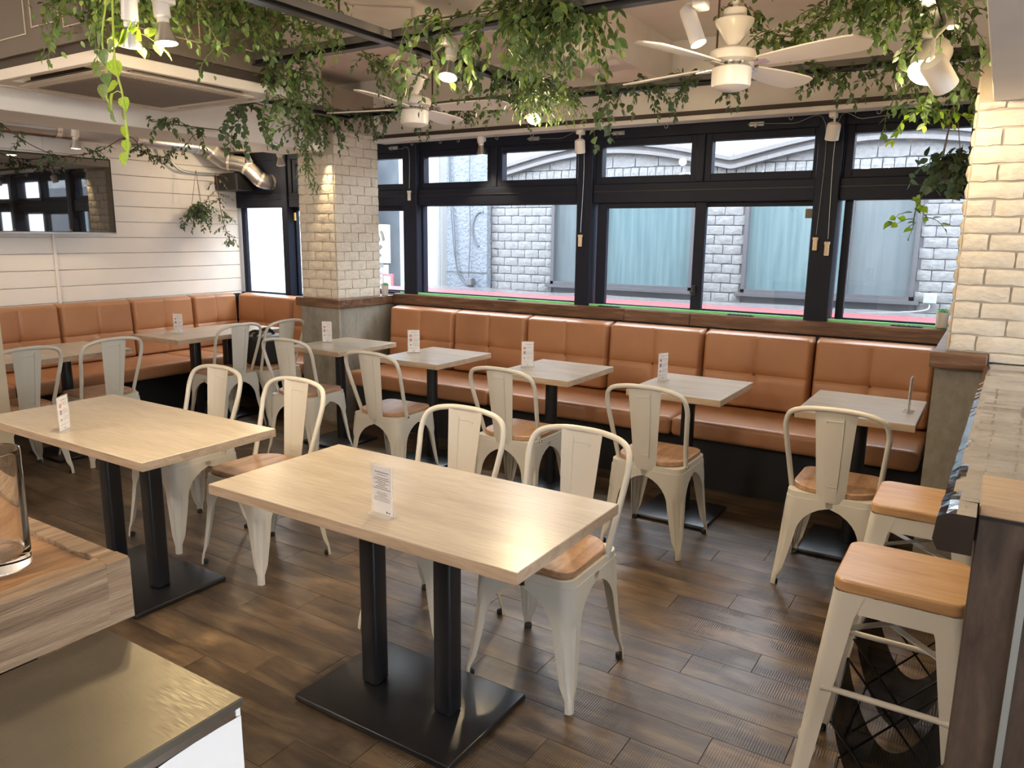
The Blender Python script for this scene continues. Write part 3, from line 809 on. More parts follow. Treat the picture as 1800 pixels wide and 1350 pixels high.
# ------------------------------------------------------------------ chairs
def leg_mesh(H, top_w, w_prof, r0, r1, corner, sheet=.0028, groove=True, cr=.045, nz=20, nu=15):
    """sheet metal corner leg for corner sign (sx,sy); half footprint r0 at top, r1 at the floor"""
    sx, sy = corner; b = MB(); vs = []; fs = []; idx = []
    for lay in (0, 1):
        for k in range(nz+1):
            z = H*(1-k/nz); f = 1-z/H
            hx = r0+(r1-r0)*f; w = w_prof(z)
            rc = min(cr, w*.9)
            for j in range(nu+1):
                s = (j/nu*2-1)*w     # signed arc distance from the corner
                off = 0
                if groove and H*.08 < z < H*.72:
                    q = abs(s)/max(w, 1e-4)
                    if q < .40: off = .009*min(1, (H*.72-z)/.02)*min(1, (z-H*.08)/.03)
                # rounded corner path in the +,+ quadrant
                arc = rc*PI/2*.5
                if abs(s) <= arc:
                    an = PI/4+s/rc; px, py = hx-rc+rc*math.cos(an), hx-rc+rc*math.sin(an)
                    nx_, ny_ = math.cos(an), math.sin(an)
                elif s > 0: px, py = hx-rc-(s-arc), hx; nx_, ny_ = 0, 1
                else: px, py = hx, hx-rc-(-s-arc); nx_, ny_ = 1, 0
                o = off+lay*sheet
                vs.append(((px-nx_*o)*sx, (py-ny_*o)*sy, z))
    n = nu+1; L = (nz+1)*n
    flip = sx*sy < 0
    def q(a, b_, c, d): fs.append((a, b_, c, d) if not flip else (d, c, b_, a))
    for k in range(nz):
        for j in range(nu):
            a = k*n+j
            q(a, a+1, a+n+1, a+n); q(L+a+n, L+a+n+1, L+a+1, L+a)
    for k in range(nz):
        a = k*n; q(a, a+n, L+a+n, L+a); a = k*n+nu; q(a+n, a, L+a, L+a+n)
    for j in range(nu):
        a = nz*n+j; q(a, a+1, L+a+1, L+a); a = j; q(a+1, a, L+a, L+a+1)
    return b.add(vs, fs)
def arch(H, mid, foot=.020, knee=.030):
    def w(z):
        if z < .05: return foot
        if z < H*.60: return knee-.0+(z-.05)/(H*.60-.05)*.028+ (foot-knee)*max(0, 1-(z-.05)/.02)
        base = knee+.028; t = (z-H*.60)/(H*.93-H*.60)
        if t >= 1: return mid
        return base+(mid-base)*(1-math.sqrt(max(0, 1-t*t)))
    return w
def seat_outline(hw, hd, rf, rb, n=8):
    pts = []
    for (cx, cy, r, a0) in ((hw-rf, hd-rf, rf, 0), (-hw+rf, hd-rf, rf, PI/2), (-hw+rb, -hd+rb, rb, PI), (hw-rb, -hd+rb, rb, 3*PI/2)):
        for i in range(n+1): a = a0+i/n*PI/2; pts.append((cx+r*math.cos(a), cy+r*math.sin(a)))
    return pts
def slab_outline(pts, z0, z1, bev=.006):
    n = len(pts); b = MB(); vs = []
    def ring(s, z):
        for (x, y) in pts:
            l = math.hypot(x, y); vs.append((x*(1-s/l), y*(1-s/l), z))
    ring(bev*.6, z0); ring(0, z0+bev*.7); ring(0, z1-bev); ring(bev*.35, z1-bev*.35); ring(bev, z1)
    fs = [tuple(range(n-1, -1, -1))]
    for k in range(4):
        for i in range(n): fs.append((k*n+i, k*n+(i+1) % n, (k+1)*n+(i+1) % n, (k+1)*n+i))
    fs.append(tuple(4*n+i for i in range(n)))
    return b.add(vs, fs)
def make_chair():
    t = thing('dining_chair', 'proto', 'chair')
    o = seat_outline(.172, .172, .05, .11)
    slab_outline(o, .438, .462, .005).build('seat', 'seat_wood', t, 22)
    # metal pan skirt
    H = .437; pan = MB(); ol = seat_outline(.182, .182, .045, .045, 6); n = len(ol)
    vs = [(x, y, .437) for x, y in ol]+[(x*1.012, y*1.012, .405) for x, y in ol]+[(x*.985, y*.985, .405) for x, y in ol]+[(x*.93, y*.93, .437) for x, y in ol]
    fs = []
    for k in (0, 1, 2, 3):
        for i in range(n): a = k*n; c = ((k+1) % 4)*n; fs.append((a+i, c+i, c+(i+1) % n, a+(i+1) % n))
    fs.append(tuple(3*n+i for i in range(n)))
    pan.add(vs, fs).build('seat_pan', 'cream_paint', t, 40)
    for sx in (1, -1):
        for sy in (1, -1):
            lg = leg_mesh(.412, .18, arch(.412, .192, .019, .030), .186, .213, (sx, sy), groove=True).build('leg', 'cream_paint', t, 45)
            hx = .2
            MB().lathe([(.013, 0), (.014, .004), (.014, .016), (.012, .018)], 12).build('rubber_foot', 'rubber', lg, 50, loc=(sx*(.213-.017), sy*(.213-.017), 0))
    hoop = [(.176, -.095, .425), (.179, -.105, .46), (.188, -.14, .56), (.198, -.172, .66), (.203, -.193, .73), (.190, -.212, .785), (.152, -.226, .812), (.08, -.234, .826), (0, -.236, .829)]
    hoop = hoop+[(-x, y, z) for x, y, z in hoop[-2::-1]]
    h = MB().tube(catmull(hoop, 5), .0115, 10).build('back_hoop', 'cream_paint', t, 60)
    MB().lathe([(.007, 0), (.007, .006), (0, .008)], 8).build('bolt', 'chrome', h, 50, loc=(.188, -.10, .435), rot=(0, PI/2, 0))
    # splat
    def sp(u, v, off):
        w = .056+(.083-.056)*v; z = .412+(.822-.412)*v; y = -.186-.048*v-.012*(u*u)*0+.006*math.cos(u*PI/2)*-1+.006
        edge = .0 if abs(u) < .93 else .006
        return (u*w, y-off+edge, z)
    vs = []; fs = []; nu, nv = 10, 16
    U = [-1, -.93, -.6, -.3, 0, .3, .6, .93, 1]
    for off in (0, .0025):
        for j in range(nv+1):
            for u in U: vs.append(sp(u, j/nv, off))
    n = len(U); L = n*(nv+1)
    for j in range(nv):
        for i in range(n-1):
            a = j*n+i; fs.append((a, a+n, a+n+1, a+1)); fs.append((L+a, L+a+1, L+a+n+1, L+a+n))
    for j in range(nv):
        a = j*n; fs.append((a, L+a, L+a+n, a+n)); a += n-1; fs.append((a, a+n, L+a+n, L+a))
    s = MB().add(vs, fs).build('back_splat', 'cream_paint', t, 50)
    rb = [(-.03, .87), (-.035, .885), (-.028, .895), (.028, .895), (.035, .885), (.026, .20), (.020, .185), (-.012, .185)]
    pts = [(x, -.186-.048*v-.0028, .412+.41*v) for x, v in rb]
    MB().tube(catmull(pts, 4), .0017, 6).build('pressed_rib', 'cream_paint', s, 60)
    pf = [(x, -.186-.048*v+.0015, .412+.41*v) for x, v in rb]
    MB().tube(catmull(pf, 4), .0017, 6).build('pressed_rib', 'cream_paint', s, 60)
    br = MB().box(-.17, .17, -.012, .012, .385, .389, 0, RZ(PI/4)).box(-.17, .17, -.012, .012, .381, .385, 0, RZ(-PI/4))
    br.build('under_brace', 'cream_paint', t)
    for (x0, x1, y0, y1) in ((-.010, .010, -.168, -.150), (-.010, .010, .150, .168), (-.168, -.150, -.010, .010), (.150, .168, -.010, .010)): MB().rbox(x0, x1, y0, y1, .376, .392, .002, 1).build('bumper', 'black_plastic', t)
    return t
G_R = 'cream metal chairs facing the long bench'
CH = [
 ((-.50, 3.52), 0, 'cream metal chair with wood seat at the window table nearest the glossy counter', G_R),
 ((-1.345, 3.51), 0, 'cream metal chair with wood seat at the second window table from the counter', G_R),
 ((-2.165, 3.51), 0, 'cream metal chair with wood seat at the middle window table', G_R),
 ((-3.10, 3.51), .04, 'cream metal chair with wood seat at the second window table from the left brick column', G_R),
 ((-3.96, 3.60), .13, 'cream metal chair with wood seat at the window table in front of the brick column', G_R),
 ((-1.215, 2.17), PI, 'cream metal chair tucked at the right half of the nearest big table', 'cream metal chairs on the far side of the big tables'),
 ((-1.76, 2.20), PI, 'cream metal chair tucked at the left half of the nearest big table', 'cream metal chairs on the far side of the big tables'),
 ((-2.78, 2.23), PI, 'cream metal chair between the two big tables showing its whole orange seat corner', 'cream metal chairs on the far side of the big tables'),
 ((-3.37, 2.23), PI, 'cream metal chair tucked behind the left big table, farther left of the pair', 'cream metal chairs on the far side of the big tables'),
 ((-5.05, 3.74), PI/2, 'cream metal chair at the nearer half of the corner bench table', 'cream metal chairs facing the plank wall bench'),
 ((-4.99, 4.13), PI/2+.04, 'cream metal chair next to the black bag at the far corner table', 'cream metal chairs facing the plank wall bench'),
 ((-5.04, 2.21), PI/2, 'cream metal chair cut off by the left edge at the joined tables', 'cream metal chairs facing the plank wall bench'),
 ((-5.04, 2.74), PI/2, 'cream metal chair in front of the end of the joined tables by the plank wall', 'cream metal chairs facing the plank wall bench'),
]
ch0 = make_chair()
for i, ((x, y), a, lab, g) in enumerate(CH):
    if i == 0: ch0.location = (x, y, 0); ch0.rotation_euler = (0, 0, a); ch0['label'] = lab; ch0['group'] = g
    else: dup(ch0, (x, y, 0), a, lab, g)

# ------------------------------------------------------------------ tables
TZ = .72
def tabletop(t, w, d, x=0, y=0):
    b = MB().rbox(-w/2, w/2, -d/2, d/2, TZ-.034, TZ, .0015, 1)
    o = b.build('tabletop', 'oak_pale', t, loc=(x, y, 0))
    # edge band of darker wood
    e = .0006; z0, z1 = TZ-.0325, TZ-.0015
    eb = MB().box(-w/2-e, w/2+e, -d/2-e, -d/2+e, z0, z1).box(-w/2-e, w/2+e, d/2-e, d/2+e, z0, z1).box(-w/2-e, -w/2+e, -d/2, d/2, z0, z1).box(w/2-e, w/2+e, -d/2, d/2, z0, z1)
    eb.build('edge_band', 'oak_edge', o)
def base_plate(t, w, d, x=0, y=0):
    MB().rbox(-w/2, w/2, -d/2, d/2, 0, .022, .008, 3).build('base_plate', 'black_metal', t, 50, loc=(x, y, 0))
def pedestal(t, x, y, r=.036, sq=False):
    b = MB()
    if sq: b.rbox(-r, r, -r, r, .02, TZ-.036, .012, 3)
    else: b.lathe([(r, .02), (r, TZ-.036)], 24)
    b.build('pedestal', 'black_metal', t, 50, loc=(x, y, 0))
def top_plate(t, x, y, s=.14):
    MB().box(-s, s, -.03, .03, TZ-.042, TZ-.0345).build('mounting_plate', 'black_metal', t, loc=(x, y, 0))
def big_table(x, y, w, d, lab, sep=.155, grp='large oak tables in the middle of the room', rz=0, bw=.64, bd=.43):
    t = thing('dining_table', lab, 'table', (x, y, 0), rz, grp)
    tabletop(t, w, d); base_plate(t, bw, bd)
    for s in (-1, 1): pedestal(t, s*sep, 0, .034, True); top_plate(t, s*sep, 0, .05)
    return t
big_table(-1.49, 1.743, 1.18, .58, 'large pale oak table on twin black posts, nearest the camera')
big_table(-3.06, 1.758, 1.19, .59, 'large pale oak table on twin black posts left behind the wooden slab counter')
big_table(-5.40, 3.89, 1.0, .60, 'long pale oak table at the corner bench carrying one menu card', grp='oak tables along the plank wall', rz=PI/2, bw=.6, bd=.42)
def plank_tables():
    for k, (yc, lab) in enumerate(((2.67, 'pale oak table against the plank wall bench, the farther of the joined pair'), (2.06, 'pale oak table against the plank wall bench, cut off by the left picture edge'))):
        t = thing('dining_table', lab, 'table', (-5.31, yc, 0), 0, 'oak tables along the plank wall')
        tabletop(t, .62, .60); base_plate(t, .40, .40); pedestal(t, 0, 0, .036); top_plate(t, 0, 0)
plank_tables()
RT = [(-.489, 'small square pale table at the bench end beside the counter'), (-1.357, 'small square pale table second from the counter along the long bench'),
      (-2.222, 'small square pale table in the middle of the long bench row'), (-3.147, 'small square pale table second from the brick column along the bench'), (-4.004, 'small square pale table right in front of the left brick column')]
for x, lab in RT:
    t = thing('dining_table', lab, 'table', (x, 3.985, 0), 0, 'small square tables along the long bench')
    tabletop(t, .51, .60); base_plate(t, .40, .40, 0, -.06); pedestal(t, 0, -.03, .037); top_plate(t, 0, -.03)

# ------------------------------------------------------------------ table cards
def card(x, y, rz, lab, kind='menu', w=.056*1.25, h=.155):
    t = thing('table_card', lab, 'table card', (x, y, TZ+.0006), rz, 'acrylic menu cards on the tables')
    hw = w/2
    MB().box(-hw-.004, hw+.004, -.0028, -.0014, .004, h+.004).box(-hw-.004, hw+.004, .0014, .0028, .004, h+.004).rbox(-hw-.006, hw+.006, -.022, .022, 0, .004, .001, 1).build('holder', 'acrylic', t)
    p = MB().box(-hw, hw, -.0009, .0009, .006, h).build('paper', 'card_paper', t)
    rs = random.Random(int(abs(x)*100)); ink = MB(); red = MB(); br = MB()
    for sy in (-1, 1):
        def bar(b, x0, x1, z0, z1):
            y0 = sy*.0010; y1 = sy*.0013
            b.box(min(x0*-sy, x1*-sy), max(x0*-sy, x1*-sy), min(y0, y1), max(y0, y1), z0, z1)
        def words(b, x0, x1, z, hh=.0018):
            xx = x0
            while xx < x1: ww = rs.uniform(.003, .009); bar(b, xx, min(xx+ww, x1), z, z+hh); xx += ww+.0015
        if kind == 'text':
            words(ink, -hw*.72, hw*.78, h*.87, .003); words(ink, -hw*.5, hw*.55, h*.825, .0018)
            for k, wf in enumerate((.7, .85, .45, .7, .35, .6, .9)): words(ink, -hw*wf, hw*wf, h*(.76-.037*k), .0022)
            for k, wf in enumerate((.5, .65, .4, .75, .9, .85)): words(ink, -hw*wf, hw*wf, h*(.46-.033*k), .0016)
            bar(ink, hw*.42, hw*.62, h*.07, h*.11); bar(ink, hw*.7, hw*.85, h*.07, h*.10)
        else:
            words(ink, -hw*.45, hw*.75, h*.90, .0024)
            bar(red, -hw*.75, -hw*.3, h*.70, h*.80); words(ink, -hw*.1, hw*.6, h*.82); words(ink, -hw*.1, hw*.8, h*.76); 
            bar(br, -hw*.75, -hw*.3, h*.50, h*.63)
            for k in range(4): words(br, -hw*.1, hw*.85, h*(.61-.035*k), .0016)
            bar(br, -hw*.68, -hw*.38, h*.32, h*.38)
            for k in range(4): words(ink, -hw*.1, hw*.8, h*(.42-.035*k), .0012)
            words(ink, -hw*.8, hw*.7, h*.2, .0012); bar(ink, -.004, .004, h*.08, h*.11)
    ink.build('printed_text', 'ink', t)
    if red.v: red.build('red_symbol', 'ink_red', t); br.build('brown_print', 'ink_brown', t)
card(-1.425, 1.556, -.08, 'acrylic stand with a card of centred text on the nearest large table', 'text', .078, .148)
card(-3.125, 1.544, -.95, 'angled acrylic menu card on the left large table', w=.075, h=.142)
card(-5.465, 3.642, .55, 'acrylic menu card at the near end of the corner bench table')
card(-4.155, 3.98, .5, 'acrylic menu card on the table before the brick column')
card(-3.325, 3.98, .5, 'acrylic menu card on the second table right of the brick column', w=.078)
card(-2.40, 3.96, .5, 'acrylic menu card on the middle window table', w=.07)
card(-1.545, 4.03, 1.15, 'narrow angled acrylic menu card on the fourth window table')
card(-.288, 3.965, 1.53, 'acrylic card stand seen edge on near the counter', h=.165)

# ------------------------------------------------------------------ counter, post, stools
def counter():
    t = thing('bar_counter', 'glossy dark lacquered live edge counter reflecting the brick column', 'counter', (0, 1.55, 0))
    # slab with rough left edge
    rs = random.Random(3); n = 70; vs = []; fs = []; y1 = 3.655-1.55
    prof = []
    for i in range(n+1):
        y = y1*i/n; x = -.045+.04*(i/n)+rs.uniform(-.0011, .0011)
        prof.append((x, y, rs.uniform(-.0012, 0)))
    for i, (x, y, dz) in enumerate(prof):
        wv = .0012*math.sin(y*23)
        vs += [(x+.006, y, .955), (x-.004, y, .975), (x, y, 1.02+dz), (x+.014, y, 1.028), (x+.03, y, 1.03+wv), (.016 if y < .12 else .75, y, 1.03), (.016 if y < .12 else .75, y, .955)]
    for i in range(n):
        for j in range(6): a = i*7+j; fs.append((a, a+7, a+8, a+1))
    fs.append(tuple(range(7))); fs.append(tuple(n*7+j for j in range(6, -1, -1)))
    mb = MB().add(vs, fs); mb.m = [0 if (q < n*6 and q % 6 in (1, 2, 3, 4)) else 1 for q in range(len(fs))]; mb.build('counter_slab', ['counter_lacquer', 'counter_side'], t)
    pw = MB().box(.06, .75, .20, y1, 0, .955); pw.build('front_panel', 'bench_base', t)
counter()
def end_post():
    t = thing('end_panel', 'dark grained wooden end panel with pale cap at the near end of the counter', 'panel', (.3, 1.7, 0))
    MB().rbox(.019-.3, .75-.3, -.075, -.02, 0, 1.005, .003, 1).build('wood_panel', 'post_wood', t)
    MB().rbox(.019-.3, .75-.3, -.079, .145, 1.012, 1.0335, .003, 1).build('cap_board', 'cap_wood', t)
    MB().box(.021-.3, .75-.3, -.073, .10, 1.003, 1.012).build('cap_underlay', 'bench_base', t)
    MB().box(.10-.3, .112-.3, -.083, -.075, 0, .96).build('edge_trim', 'post_strip', t)
end_post()
def make_stool():
    t = thing('bar_stool', 'proto', 'stool')
    H = .66
    slab_outline(seat_outline(.152, .152, .035, .035), H-.033, H, .006).build('seat', 'seat_wood_stool', t, 22)
    ol = seat_outline(.15, .15, .02, .02, 5); n = len(ol)
    vs = [(x, y, H-.034) for x, y in ol]+[(x*1.03, y*1.03, H-.085) for x, y in ol]+[(x*1.01, y*1.01, H-.085) for x, y in ol]+[(x*.97, y*.97, H-.036) for x, y in ol]
    fs = []
    for k in range(4):
        for i in range(n): a = k*n; c = ((k+1) % 4)*n; fs.append((a+i, c+i, c+(i+1) % n, a+(i+1) % n))
    MB().add(vs, fs).build('seat_apron', 'cream_paint', t, 40)
    def w(z): return .032+.030*min(1, z/(H*.9))+(.02*max(0, (z-H*.86)/(H*.14)))
    r0, r1 = .151, .215; HH = H-.036
    for sx in (1, -1):
        for sy in (1, -1):
            lg = leg_mesh(HH, .1, w, r0, r1, (sx, sy), groove=False, cr=.022, nz=10).build('leg', 'cream_paint', t, 45)
            MB().rbox(-.016, .016, -.016, .016, 0, .012, .004, 1).build('rubber_foot', 'rubber', lg, loc=(sx*(r1-.022), sy*(r1-.022), 0))
    def half(z): return r0+(r1-r0)*(1-z/HH)-.006
    def rail(z, ax):
        h = half(z); b = MB()
        for s in (-1, 1):
            e = h-.02
            pts = [(-e, s*h, z), (-e+.03, s*h, z), (e-.03, s*h, z), (e, s*h, z)]
            if ax: pts = [(p[1], p[0], p[2]) for p in pts]
            MB().tube(pts, [.012, .0085, .0085, .012], 8).build('foot_rail', 'cream_paint', t, 60)
    rail(.36, 0); rail(.20, 1)
    h = .13
    for a in (1, -1):
        MB().box(-.195, .195, -.011, .011, -.0015, .0015, 0, T(0, 0, .50+.01*a) @ RZ(a*PI/4)).build('cross_brace', 'cream_paint', t)
    return t
st = make_stool(); st.location = (-.122, 2.15, 0); st['label'] = 'cream bar stool with orange wood seat, nearest, in front of the end panel'; st['group'] = 'bar stools at the counter'
dup(st, (-.122, 2.82, 0), 0, 'cream bar stool with orange wood seat behind the nearest stool, partly under the counter', 'bar stools at the counter')
def basket(x, y, rz, lab):
    t = thing('luggage_basket', lab, 'basket', (x, y, 0), rz, 'black sling baskets below the stools')
    W_, D_, H_ = .135, .17, .33
    for s in (-1, 1):
        fr = MB().tube([(-W_, s*D_, .004), (W_, s*D_*1.0, H_)], .0035, 6).tube([(W_, s*D_, .004), (-W_, s*D_, H_)], .0035, 6)
        fr.build('cross_frame', 'black_metal', t, 60)
    for s in (-1, 1):
        MB().tube([(s*W_, -D_, H_), (s*W_, D_, H_)], .0045, 6).build('top_bar', 'black_metal', t, 60); MB().tube([(s*W_, -D_, .005), (s*W_, D_, .005)], .0035, 6).build('foot_bar', 'black_metal', t, 60)
    vs = []; fs = []; n, m = 16, 8
    for i in range(n+1):
        u = i/n*2-1
        z = H_-.26*math.cos(u*PI/2)**.8
        xx = u*W_
        for j in range(m+1):
            v = j/m*2-1; vs.append((xx, v*(D_-.01), z+.012*v*v))
    for i in range(n):
        for j in range(m): a = i*(m+1)+j; fs.append((a, a+m+1, a+m+2, a+1))
    MB().add(vs, fs).build('fabric_sling', 'mesh_fabric', t, 60)
basket(-.10, 2.05, .04, 'black fabric sling basket on wire legs in front, beneath the nearest stool')
basket(-.10, 2.50, -.05, 'black fabric sling basket on wire legs between the two stools')

# ------------------------------------------------------------------ foreground left: slab counter, glass, steel cabinet
def fore():
    t = thing('slab_counter', 'thick rough pine slab counter with a frame edge at lower left', 'counter', (-1.6, .2, 0))
    X, Y = -1.6, .2
    x0, x1, y0, y1, z0, z1 = -2.3, -1.136, -.6, .64, .90, 1.004
    n = 26; vs = []
    MB().rbox(x0-X, x1-.035-X, y0-Y, y1-.035-Y, z0, z1-.006, .003, 1).build('slab_top', 'slab_top', t)
    b = MB(); rs = random.Random(5)
    # raised uneven rim
    for (ax, lo, hi) in (('y', y0, y1), ('x', x0, x1)):
        k = 34; vs = []; fs = []
        for i in range(k+1):
            q = lo+(hi-lo)*i/k; wb = rs.uniform(0, .006)+ (.008 if i % 9 == 4 else 0)
            if ax == 'y': sec = [(x1, z0), (x1-.0005, z1-.004), (x1-.004, z1), (x1-.034-wb, z1), (x1-.036-wb, z0)]; vs += [(a-X, q-Y, z) for a, z in sec]
            else: sec = [(y1, z0), (y1, z1-.003), (y1-.003, z1+.0004), (y1-.032-wb, z1+.0004), (y1-.034-wb, z0)]; vs += [(q-X, a-Y, z) for a, z in sec]
        for i in range(k):
            for j in range(4): a = i*5+j; f = (a, a+1, a+6, a+5); fs.append(f if ax == 'y' else f[::-1])
        fs.append((0, 1, 2, 3, 4)); fs.append(tuple(k*5+j for j in (4, 3, 2, 1, 0)))
        MB().add(vs, fs).build('rim_board', 'slab_pine', t)
    MB().box(x0-X, x1-.12-X, y0-Y, y1-.10-Y, 0, z0).build('counter_body', 'bench_base', t)
    g = thing('glass_vase', 'clear cylindrical glass jar standing on the pine slab counter', 'jar', (-1.262, .505, 1.0045))
    MB().lathe([(0, 0), (.040, 0), (.0435, .004), (.044, .03), (.0445, .184), (.0440, .188), (.0425, .187), (.0410, .182), (.0405, .03), (.036, .020), (0, .018)], 48, cap=False).build('jar_wall', 'vase_glass', g, 35)
    c = thing('steel_cabinet', 'low cabinet with scratched stainless top and white paper taped to its side', 'cabinet', (-.98, .2, 0))
    X, Y = -.98, .2
    MB().rbox(-1.134-X, -.803-X, -.5-Y, .592-Y, .886, .90, .002, 1).build('steel_top', 'steel_top', c)
    MB().box(-1.134-X, -.812-X, -.5-Y, .58-Y, .0, .886).build('cabinet_body', 'taupe_box', c)
    MB().rbox(-.812-X, -.808-X, -.5-Y, .582-Y, .872, .886, .001, 1).build('steel_lip', 'chrome', c)
    # paper sheet on +X face, slightly curling, and wrapping the far side
    vs = []; fs = []; n, m = 20, 14
    for i in range(n+1):
        for j in range(m+1):
            y = -.5+1.09*i/n; z = .873-.60*j/m
            vs.append((-.806+.003*math.sin(i*.9)+.012*(j/m)**1.5-X, y-Y, z-.006*math.sin(i*.5)**2))
    for i in range(n):
        for j in range(m): a = i*(m+1)+j; fs.append((a, a+1, a+m+2, a+m+1))
    MB().add(vs, fs).build('paper_sheet', 'paper_white', c, 60)
    MB().box(-1.13-X, -.812-X, .585-Y, .592-Y, .70, .897).build('back_strip', 'paper_white', c)
    MB().box(-.806-X, -.8045-X, .38-Y, .44-Y, .855, .885).build('clear_tape', 'acrylic', c)
fore()

# plastered post under the beam whose edge just enters the frame at the left
struct('trim_10', MB().rbox(-4.90, -4.385, 1.50, 1.90, 0, 2.129, .004), 'post_beige')

# ------------------------------------------------------------------ TV, conduit, duct, hanging baskets
def television():
    t = thing('television', 'wide black flat television mounted on the white plank wall', 'television', (-6.30, 3.13, 1.49), -.03)
    MB().rbox(.0, .045, -.53, .53, 0, .60, .006, 2).build('case', 'black_plastic', t)
    MB().box(.045, .0465, -.515, .515, .018, .588).build('screen', 'tv_glass', t)
    MB().box(.044, .0475, -.53, .53, .0, .012).build('bottom_bezel', 'silver', t)
    MB().box(-.08, .0, -.1, .1, .2, .4).build('wall_bracket', 'black_metal', t)
    c = thing('cable_cover', 'slim white cable duct running down the plank wall below the television', 'cable duct', (-6.395, 3.22, 0))
    MB().rbox(0, .016, -.011, .011, .90, 1.49, .003, 1).build('cover', 'shiplap', c)
    for z in (1.0, 1.25): MB().box(.0155, .0175, -.012, .012, z, z+.006).build('clip', 'white_paint', c)
television()
def duct():
    t = thing('ventilation_duct', 'silver ventilation duct along the plank wall bending to the dark window panel', 'duct', (-6.25, 3.6, 2.145))
    R = .068
    MB().lathe([(R, -2.6), (R, .92)], 20, 0, T(0, 0, .135) @ Matrix.Rotation(-PI/2, 4, 'X')).build('straight_pipe', 'silver', t, 50)
    pts = catmull([(0, .88, .135), (.02, .97, .12), (.05, 1.04, .06), (.10, 1.09, .01), (.17, 1.14, -.005), (.24, 1.19, -.02), (.30, 1.24, -.08), (.34, 1.28, -.14), (.37, 1.34, -.165), (.38, 1.43, -.165)], 5)
    MB().tube(pts, .072, 20).build('elbow_pipe', 'silver', t, 40)
    for y in (-1.0, -.35, .3, .88):
        MB().lathe([(R+.003, -.02), (R+.003, .02)], 20, 0, T(0, y, .135) @ Matrix.Rotation(-PI/2, 4, 'X'), False).build('joint_band', 'duct_tape', t, 50)
    for k in (8, 18, 27, 36, 42):
        a = pts[k]; d = (pts[k+1]-pts[k-1]).normalized(); M_ = Matrix.Translation(a) @ d.to_track_quat('Z', 'Y').to_matrix().to_4x4()
        MB().lathe([(.0745, -.012), (.0745, .012)], 20, 0, M_, False).build('joint_band', 'duct_tape', t, 50)
    c = thing('conduit_pipe', 'thin grey conduit curving down the plank wall below the silver duct', 'pipe', (-6.33, 4.2, 2.2))
    MB().tube(catmull([(0, .0, .06), (0, .03, -.02), (0, .12, -.12), (0, .25, -.155), (.0, .62, -.15)], 8), .013, 10).build('pipe', 'post_strip', c, 60)
    b = thing('junction_box', 'black metal junction box at the top of the plank wall corner', 'box', (-6.30, 4.86, 1.97))
    MB().rbox(-.10, .22, -.10, .10, -.07, .09, .006, 1).build('box_body', 'black_metal', b); MB().rbox(-.09, .21, -.105, -.10, -.06, .08, .002, 1).build('box_lid', 'bench_base', b)
duct()

# ------------------------------------------------------------------ steel grid rails
def rails():
    def rail(name_lab, p0, p1):
        a, c = Vector(p0), Vector(p1); L = (c-a).length; mid = (a+c)/2
        rz = math.atan2((c-a).y, (c-a).x)
        t = thing('steel_rail', name_lab, 'rail', mid, rz, 'black steel rails of the ceiling grid')
        MB().box(-L/2, L/2, -.022, .022, 0, .005).box(-L/2, L/2, -.003, .003, .005, .045).build('flange', 'black_metal', t)
        MB().box(-L/2, L/2, -.022, .022, .045, .050).box(-L/2, L/2, -.022, -.019, .02, .046).box(-L/2, L/2, .019, .022, .02, .046).build('upper_web', 'rail_grey', t)
        return t
    z = 2.30
    rail('black steel rail carrying vines across the room above the big tables', (-3.12, 2.58, z), (.0, 2.58, z))
    rail('black steel rail parallel to the windows behind the ceiling fans', (-4.44, 4.05, z), (-.10, 4.05, z))
    rail('black steel rail running front to back between the two fans', (-2.25, -1.0, z-.006), (-2.25, 4.02, z-.006))
    rail('black steel rail running front to back at the right under dense leaves', (-.30, -1.0, z-.006), (-.30, 4.02, z-.006))
    rail('short black steel rail front to back beyond the air conditioner', (-3.92, 2.80, z-.006), (-3.92, 4.02, z-.006))
    rail('black steel rail above the foreground left side', (-3.05, 1.35, z), (-.30, 1.35, z))
    for (x, y, wh) in ((-2.55, 2.58, 'left of the rail crossing'), (-1.2, 2.58, 'at the top middle behind the ivy'), (-3.2, 4.05, 'left of the left fan'), (-1.35, 4.05, 'left of the right fan'), (-.32, 3.3, 'inside the dense right ivy')):
        h = thing('hanger_rod', None, None, (x, y, z+.05)); 
        MB().tube([(0, 0, 0), (0, 0, CEIL-z-.05)], .005, 6).box(-.02, .02, -.02, .02, -.002, .004).build('rod', 'stem_brown', h, 60)
        tag(h, 'thin brown rod holding the steel grid '+wh, 'rod', 'hanger rods of the steel grid')
rails()

